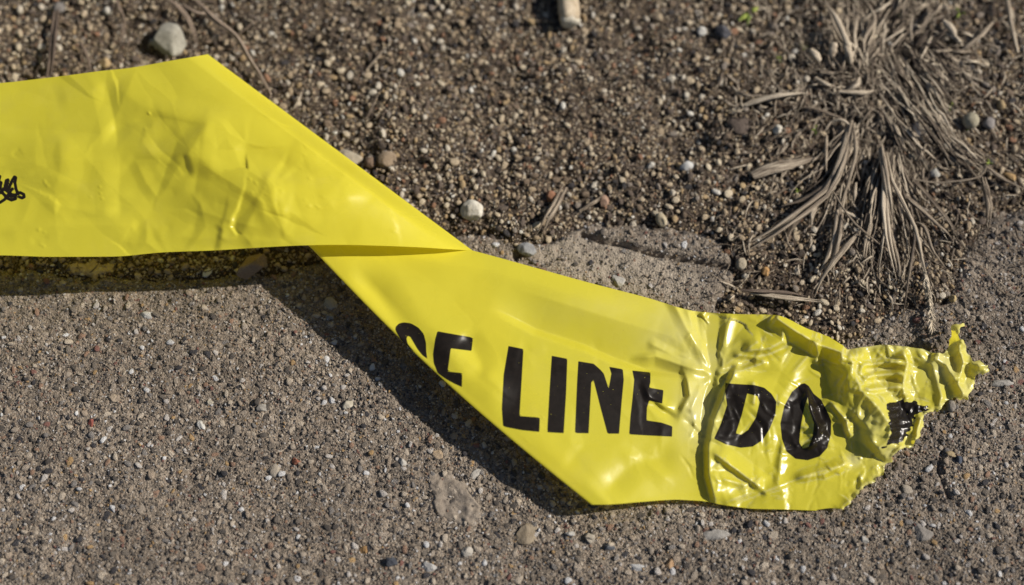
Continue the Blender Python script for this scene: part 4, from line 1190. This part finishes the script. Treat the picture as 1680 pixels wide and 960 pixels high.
# joined short litter round the tufts
L = []
for i in range(3800):
    while True:
        px = rg.uniform(1170, 1720); py = rg.uniform(-60, 500)
        wgt = math.exp(-(((px - 1440) / 150) ** 2 + ((py - 90) / 150) ** 2)) + 0.9 * math.exp(-(((px - 1450) / 75) ** 2 + ((py - 340) / 110) ** 2)) + .05
        if rg.random() < wgt: break
    base_a = 90 + (px - 1430) * -0.25 if py > 180 else rg.choice([60, 60, 120, 10])
    a = rad(base_a + rg.normal() * 32); l = rg.uniform(9, 38)
    d_ = np.array([math.cos(a), math.sin(a)]) * l / 2; bn = np.array([-d_[1], d_[0]]) * rg.uniform(-.3, .3)
    c = np.array([px, py]); h = rg.uniform(.3, 2.6)
    L.append(ribbon(path3([c - d_, c + bn, c + d_], [h, h + rg.uniform(0, 1), h + rg.normal() * .5]), rg.uniform(1.4, 3.8) * px_size(px, py), rg.uniform(-.1, .8), rg, n=4, twist=rg.normal() * .5))
o = link('straw_litter', strip_mesh('straw_litter', L, M_STRAW), None, kind='stuff')
o['label'] = 'short broken straw scattered round the grass tufts'
L = []
for i in range(1600):
    px = rg.uniform(-30, 1710); py = rg.uniform(-60, 470)
    w_ = P(px, py, 0.0)
    if float(slab_z(w_[:1], w_[1:2])[0]) > float(soil_z(w_[:1], w_[1:2])[0]) and rg.random() < .93: continue
    a = rg.uniform(0, 6.28); l = rg.uniform(6, 26)
    d_ = np.array([math.cos(a), math.sin(a)]) * l / 2; bn = np.array([-d_[1], d_[0]]) * rg.uniform(-.4, .4)
    c = np.array([px, py]); h = rg.uniform(.5, 1.8)
    L.append(ribbon(path3([c - d_, c + bn, c + d_], [h, h + .3, h]), rg.uniform(1.2, 3) * px_size(px, py), rg.uniform(.0, .5), rg, n=4))
o = link('plant_debris', strip_mesh('plant_debris', L, M_TWIG), None, kind='stuff')
o['label'] = 'thin brown plant fibres mixed into the gravel'

def single(name, label, cat, pts, hs, w, mat=M_STRAW, group=None, strands=1, tone=.5, **kw):
    base = P(pts[0][0], pts[0][1], gz(*pts[0]))
    L = []
    for q in range(strands):
        pp = np.asarray(pts, float) + rg.normal(size=2) * (w * .25 if strands > 1 else 0)
        L.append(ribbon(path3(pp, np.asarray(hs, float) + (rg.uniform(-.3, .5) if strands > 1 else 0)) - base, w * px_size(*pts[0]) / (1.4 if strands > 1 else 1), tone + rg.uniform(-.1, .1), rg, n=14, **kw))
    o = link(name, strip_mesh(name, L, mat), None, None, label, cat, group)
    o.location = base
    return o
single('dead_leaf', 'flat grey brown dead leaf lying left of the broad grass blade', 'leaf', [(1234, 288), (1262, 276), (1300, 268), (1346, 258)], [2.5, 3.5, 3.5, 3], 26, tone=.42, tip=.1, base=.75, flat=.12)
single('dry_straw', 'pale yellow split straw lying left of the grass crown', 'straw', [(1222, 176), (1250, 166), (1285, 158), (1320, 155)], [2, 3.5, 4, 3], 11, tone=.88, strands=3, tip=.2)
single('dry_straw', 'thin straw pair curving into the pale yellow split straw', 'straw', [(1205, 150), (1232, 158), (1268, 158)], [2, 3, 2.5], 6, tone=.5, strands=2)
single('dry_straw', 'straight grey straw leaning at the top right corner', 'straw', [(1652, -10), (1658, 30), (1664, 60), (1670, 86)], [5, 6, 6, 5], 8, tone=.6, tip=.8, base=.9)
single('dry_straw', 'long straw slanting up right beside the stub in the grass litter', 'straw', [(1569, 90), (1590, 74), (1612, 55), (1630, 35)], [3, 5, 5, 4], 9, tone=.5, tip=.5)
single('grass_stem', 'thin curved stem arching right from the straw fan', 'stem', [(1498, 294), (1540, 300), (1580, 296), (1612, 286), (1618, 272)], [4, 6, 7, 8, 8], 4, tone=.45, tip=.8)
single('dead_leaf', 'narrow standing dry leaf throwing a long shadow at the right', 'leaf', [(1612, 292), (1618, 318), (1622, 345), (1620, 376)], [14, 9, 5, 1], 10, tone=.6, strands=2, tip=.3)
single('dry_straw', 'dark straws drooping at the right edge above the amber pebble', 'straw', [(1618, 272), (1640, 288), (1660, 300), (1684, 312)], [6, 5, 3, 2], 8, tone=.4, strands=2)
single('dry_straw', 'frayed straw standing on the broken kerb end', 'straw', [(929, 308), (915, 335), (900, 360), (888, 386)], [4, 5, 5, 2], 9, tone=.42, strands=4)
single('dry_straw', 'short straw lying on the gravel right of the frayed straw', 'straw', [(950, 348), (970, 336), (990, 322)], [3, 3.5, 3], 7, tone=.42, strands=2)
single('dry_straw', 'pale horizontal straw just above the tape by the grass', 'straw', [(1232, 478), (1270, 484), (1310, 489), (1350, 493)], [2.5, 4, 4, 3], 8, tone=.62, strands=2)
single('brown_stick', 'dark brown stick above the pale horizontal straw by the tape', 'stick', [(1216, 476), (1250, 478), (1290, 480), (1322, 486)], [3, 4, 4, 3], 8, M_TWIG, tone=.35)
single('seed_head', 'feathery pale grass seed head pointing down at the torn tape end', 'seed head', [(1515, 440), (1522, 468), (1526, 500), (1530, 545)], [4, 5, 4, 2], 7, tone=.85, strands=3)
t = [o for o in COL.objects if o.name.startswith('seed_head')][0]
L = []
sh = resample([(1519, 452), (1524, 478), (1527, 505), (1530, 542)], 30)
for k in range(90):
    c = sh[rg.integers(30)]; a = rad(90 + rg.choice([-1, 1]) * rg.uniform(15, 50)); l = rg.uniform(7, 15)
    e = c + np.array([math.cos(a), math.sin(a)]) * l; h = rg.uniform(2, 5)
    L.append(ribbon(path3([c, (c + e) / 2, e], [h, h + .8, h + 1]) - np.array(t.location), 2.4 * px_size(1525, 500), rg.uniform(.6, 1.0), rg, n=4, tip=.05))
aw = link('awns', strip_mesh('awns', L, M_STRAW), None, t)
aw['kind'] = 'stuff'
TW = 'brown twigs in the soil at the top left'
single('twig', 'curved tan twig right of the large pale rock', 'twig', [(270, -4), (292, 12), (308, 34), (318, 58), (322, 76)], [4, 5, 5, 4, 3], 8, M_TWIG, TW, 3, .75)
single('twig', 'long thin twig slanting behind the peak of the tape', 'twig', [(318, -8), (350, 28), (388, 58), (410, 96), (432, 130), (445, 156)], [4, 5, 6, 6, 5, 4], 6.5, M_TWIG, TW, 3, .62, tip=.5)
single('twig', 'side shoot forking right off the long slanting twig', 'twig', [(388, 58), (404, 46), (416, 36), (426, 32)], [6, 8, 8, 8], 4.5, M_TWIG, TW, 3, .6)
single('twig', 'dark vertical twig at the far left above the tape', 'twig', [(92, 20), (88, 60), (84, 100), (80, 130)], [4, 5, 5, 5], 9, M_TWIG, TW, 3, .35, tip=.6)
single('twig', 'thin wavy twig between the ochre pebble and the pale rock', 'twig', [(188, -6), (198, 18), (204, 40), (200, 66), (195, 80)], [3, 5, 5, 4, 3], 4.5, M_TWIG, TW, 3, .6)
single('twig', 'short dark twig pointing at the tape edge under the ochre pebble', 'twig', [(132, 70), (142, 92), (150, 118)], [3, 4, 3], 6, M_TWIG, TW, 1, .3)
single('twig', 'brown twig lying across the soil left of the pale rock top', 'twig', [(300, 8), (330, 22), (360, 24)], [4, 5, 3], 5, M_TWIG, TW, 1, .5)
single('dry_straw', 'short pale straw at the left end of the gravel beside the tape fold', 'straw', [(482, 178), (490, 164), (496, 150)], [2, 3, 2], 5, tone=.7)
single('dry_straw', 'thin straw slanting in the gravel above the middle of the tape', 'straw', [(600, 116), (618, 96), (632, 78)], [2, 3, 2], 6, tone=.35, strands=2)
single('dry_straw', 'dull straw in the gravel left of the smooth oval pebble', 'straw', [(600, 196), (612, 172), (622, 150)], [2, 3, 2], 6, tone=.4)

# green sprouts
GSP = 'tiny green sprouts among the dead grass'
for lab, px, py, sz in [('yellow green sprout at the top left of the grass litter', 1228, 22, 20), ('tiny sprout left of the upright grass stubs', 1320, 76, 7), ('pale green bud beside a white pebble above the lying straw', 1276, 98, 8),
                        ('small green blade by the splayed stubs at the top', 1574, 20, 11), ('green sprout at the left of the broad grass blade crown', 1340, 213, 9), ('green speck under the broad grass blade', 1309, 312, 6),
                        ('green sprout right of the matted strands', 1564, 176, 9), ('green leaf touching the round buff pebble', 1584, 217, 8), ('green seedling where the upper stubs spread', 1472, 20, 10), ('small sprout at the meeting of dark straws', 1624, 266, 7)]:
    base = P(px, py, gz(px, py))
    t = empty('green_sprout', base, lab, 'sprout', GSP)
    for k in range(4):
        a = rg.uniform(0, 6.28); d_ = np.array([math.cos(a), math.sin(a)]) * sz
        pts = path3([(px, py), (px + d_[0] * .5, py + d_[1] * .5), (px + d_[0], py + d_[1])], [.6, 2.2, 2.6]) - base
        link('leaf', strip_mesh('leaf', [ribbon(pts, sz * .45 * px_size(px, py), rg.uniform(.3, .8), rg, tip=.1, base=.4, n=7)], M_GREEN), None, t)

# stub at the top of the frame
def tube(name, c, r, mat, parent, seg=20, wob=0.05, seed=0):
    r_ = np.random.default_rng(seed); n = len(c); Vt = []; F = []
    ax = (c[-1] - c[0]); ax /= np.linalg.norm(ax)
    s = np.cross(ax, (0, 0, 1)); s /= np.linalg.norm(s); u = np.cross(s, ax)
    ph = r_.uniform(0, 6.28, 4)
    for i in range(n):
        for k in range(seg):
            a = 2 * math.pi * k / seg
            q = r[i] * (1 + wob * (math.sin(3 * a + ph[0] + i * .4) + .6 * math.sin(5 * a + ph[1] - i * .5)) + r_.normal() * .012)
            Vt.append(c[i] + s * q * math.cos(a) + u * q * math.sin(a))
    for i in range(n - 1):
        for k in range(seg):
            F.append((i * seg + k, i * seg + (k + 1) % seg, (i + 1) * seg + (k + 1) % seg, (i + 1) * seg + k))
    Vt.append(c[0]); Vt.append(c[-1])
    for k in range(seg):
        F.append((len(Vt) - 2, (k + 1) % seg, k)); F.append((len(Vt) - 1, (n - 1) * seg + k, (n - 1) * seg + (k + 1) % seg))
    me = bpy.data.meshes.new(name); me.from_pydata([tuple(v) for v in Vt], [], F)
    me.polygons.foreach_set('use_smooth', np.ones(len(F), bool)); me.update()
    return link(name, me, mat, parent)
M_PAPER = mat_stone('stub_paper', (0.26, 0.20, 0.13), (0.50, 0.42, 0.31), 180.0, 0.85, (0.30, 0.20, 0.12))
M_FIL = mat_stone('stub_fibre', (0.40, 0.36, 0.28), (0.56, 0.52, 0.43), 600.0, 0.95)
p0, p1 = P(926, -62, 0.0052), P(935, 36, 0.0047)
base = P(930, 0, 0.0)
st = empty('cigarette_stub', base, 'crushed cream cigarette stub lying in the gravel at the top edge', 'cigarette stub')
cc = [p0 + (p1 - p0) * k / 13 - base for k in range(14)]
tube('paper_tube', np.array(cc), [0.0049 - 0.0005 * abs(math.sin(k * .9)) - (0.0003 if k == 13 else 0) for k in range(14)], M_PAPER, st, 24, .05, 3)
tube('filter_end', np.array([p1 - (p1 - p0) * .02 - base, p1 + (p1 - p0) * .03 - base, p1 + (p1 - p0) * .05 - base]), [0.0042, 0.0040, 0.0028], M_FIL, st, 20, .09, 5)
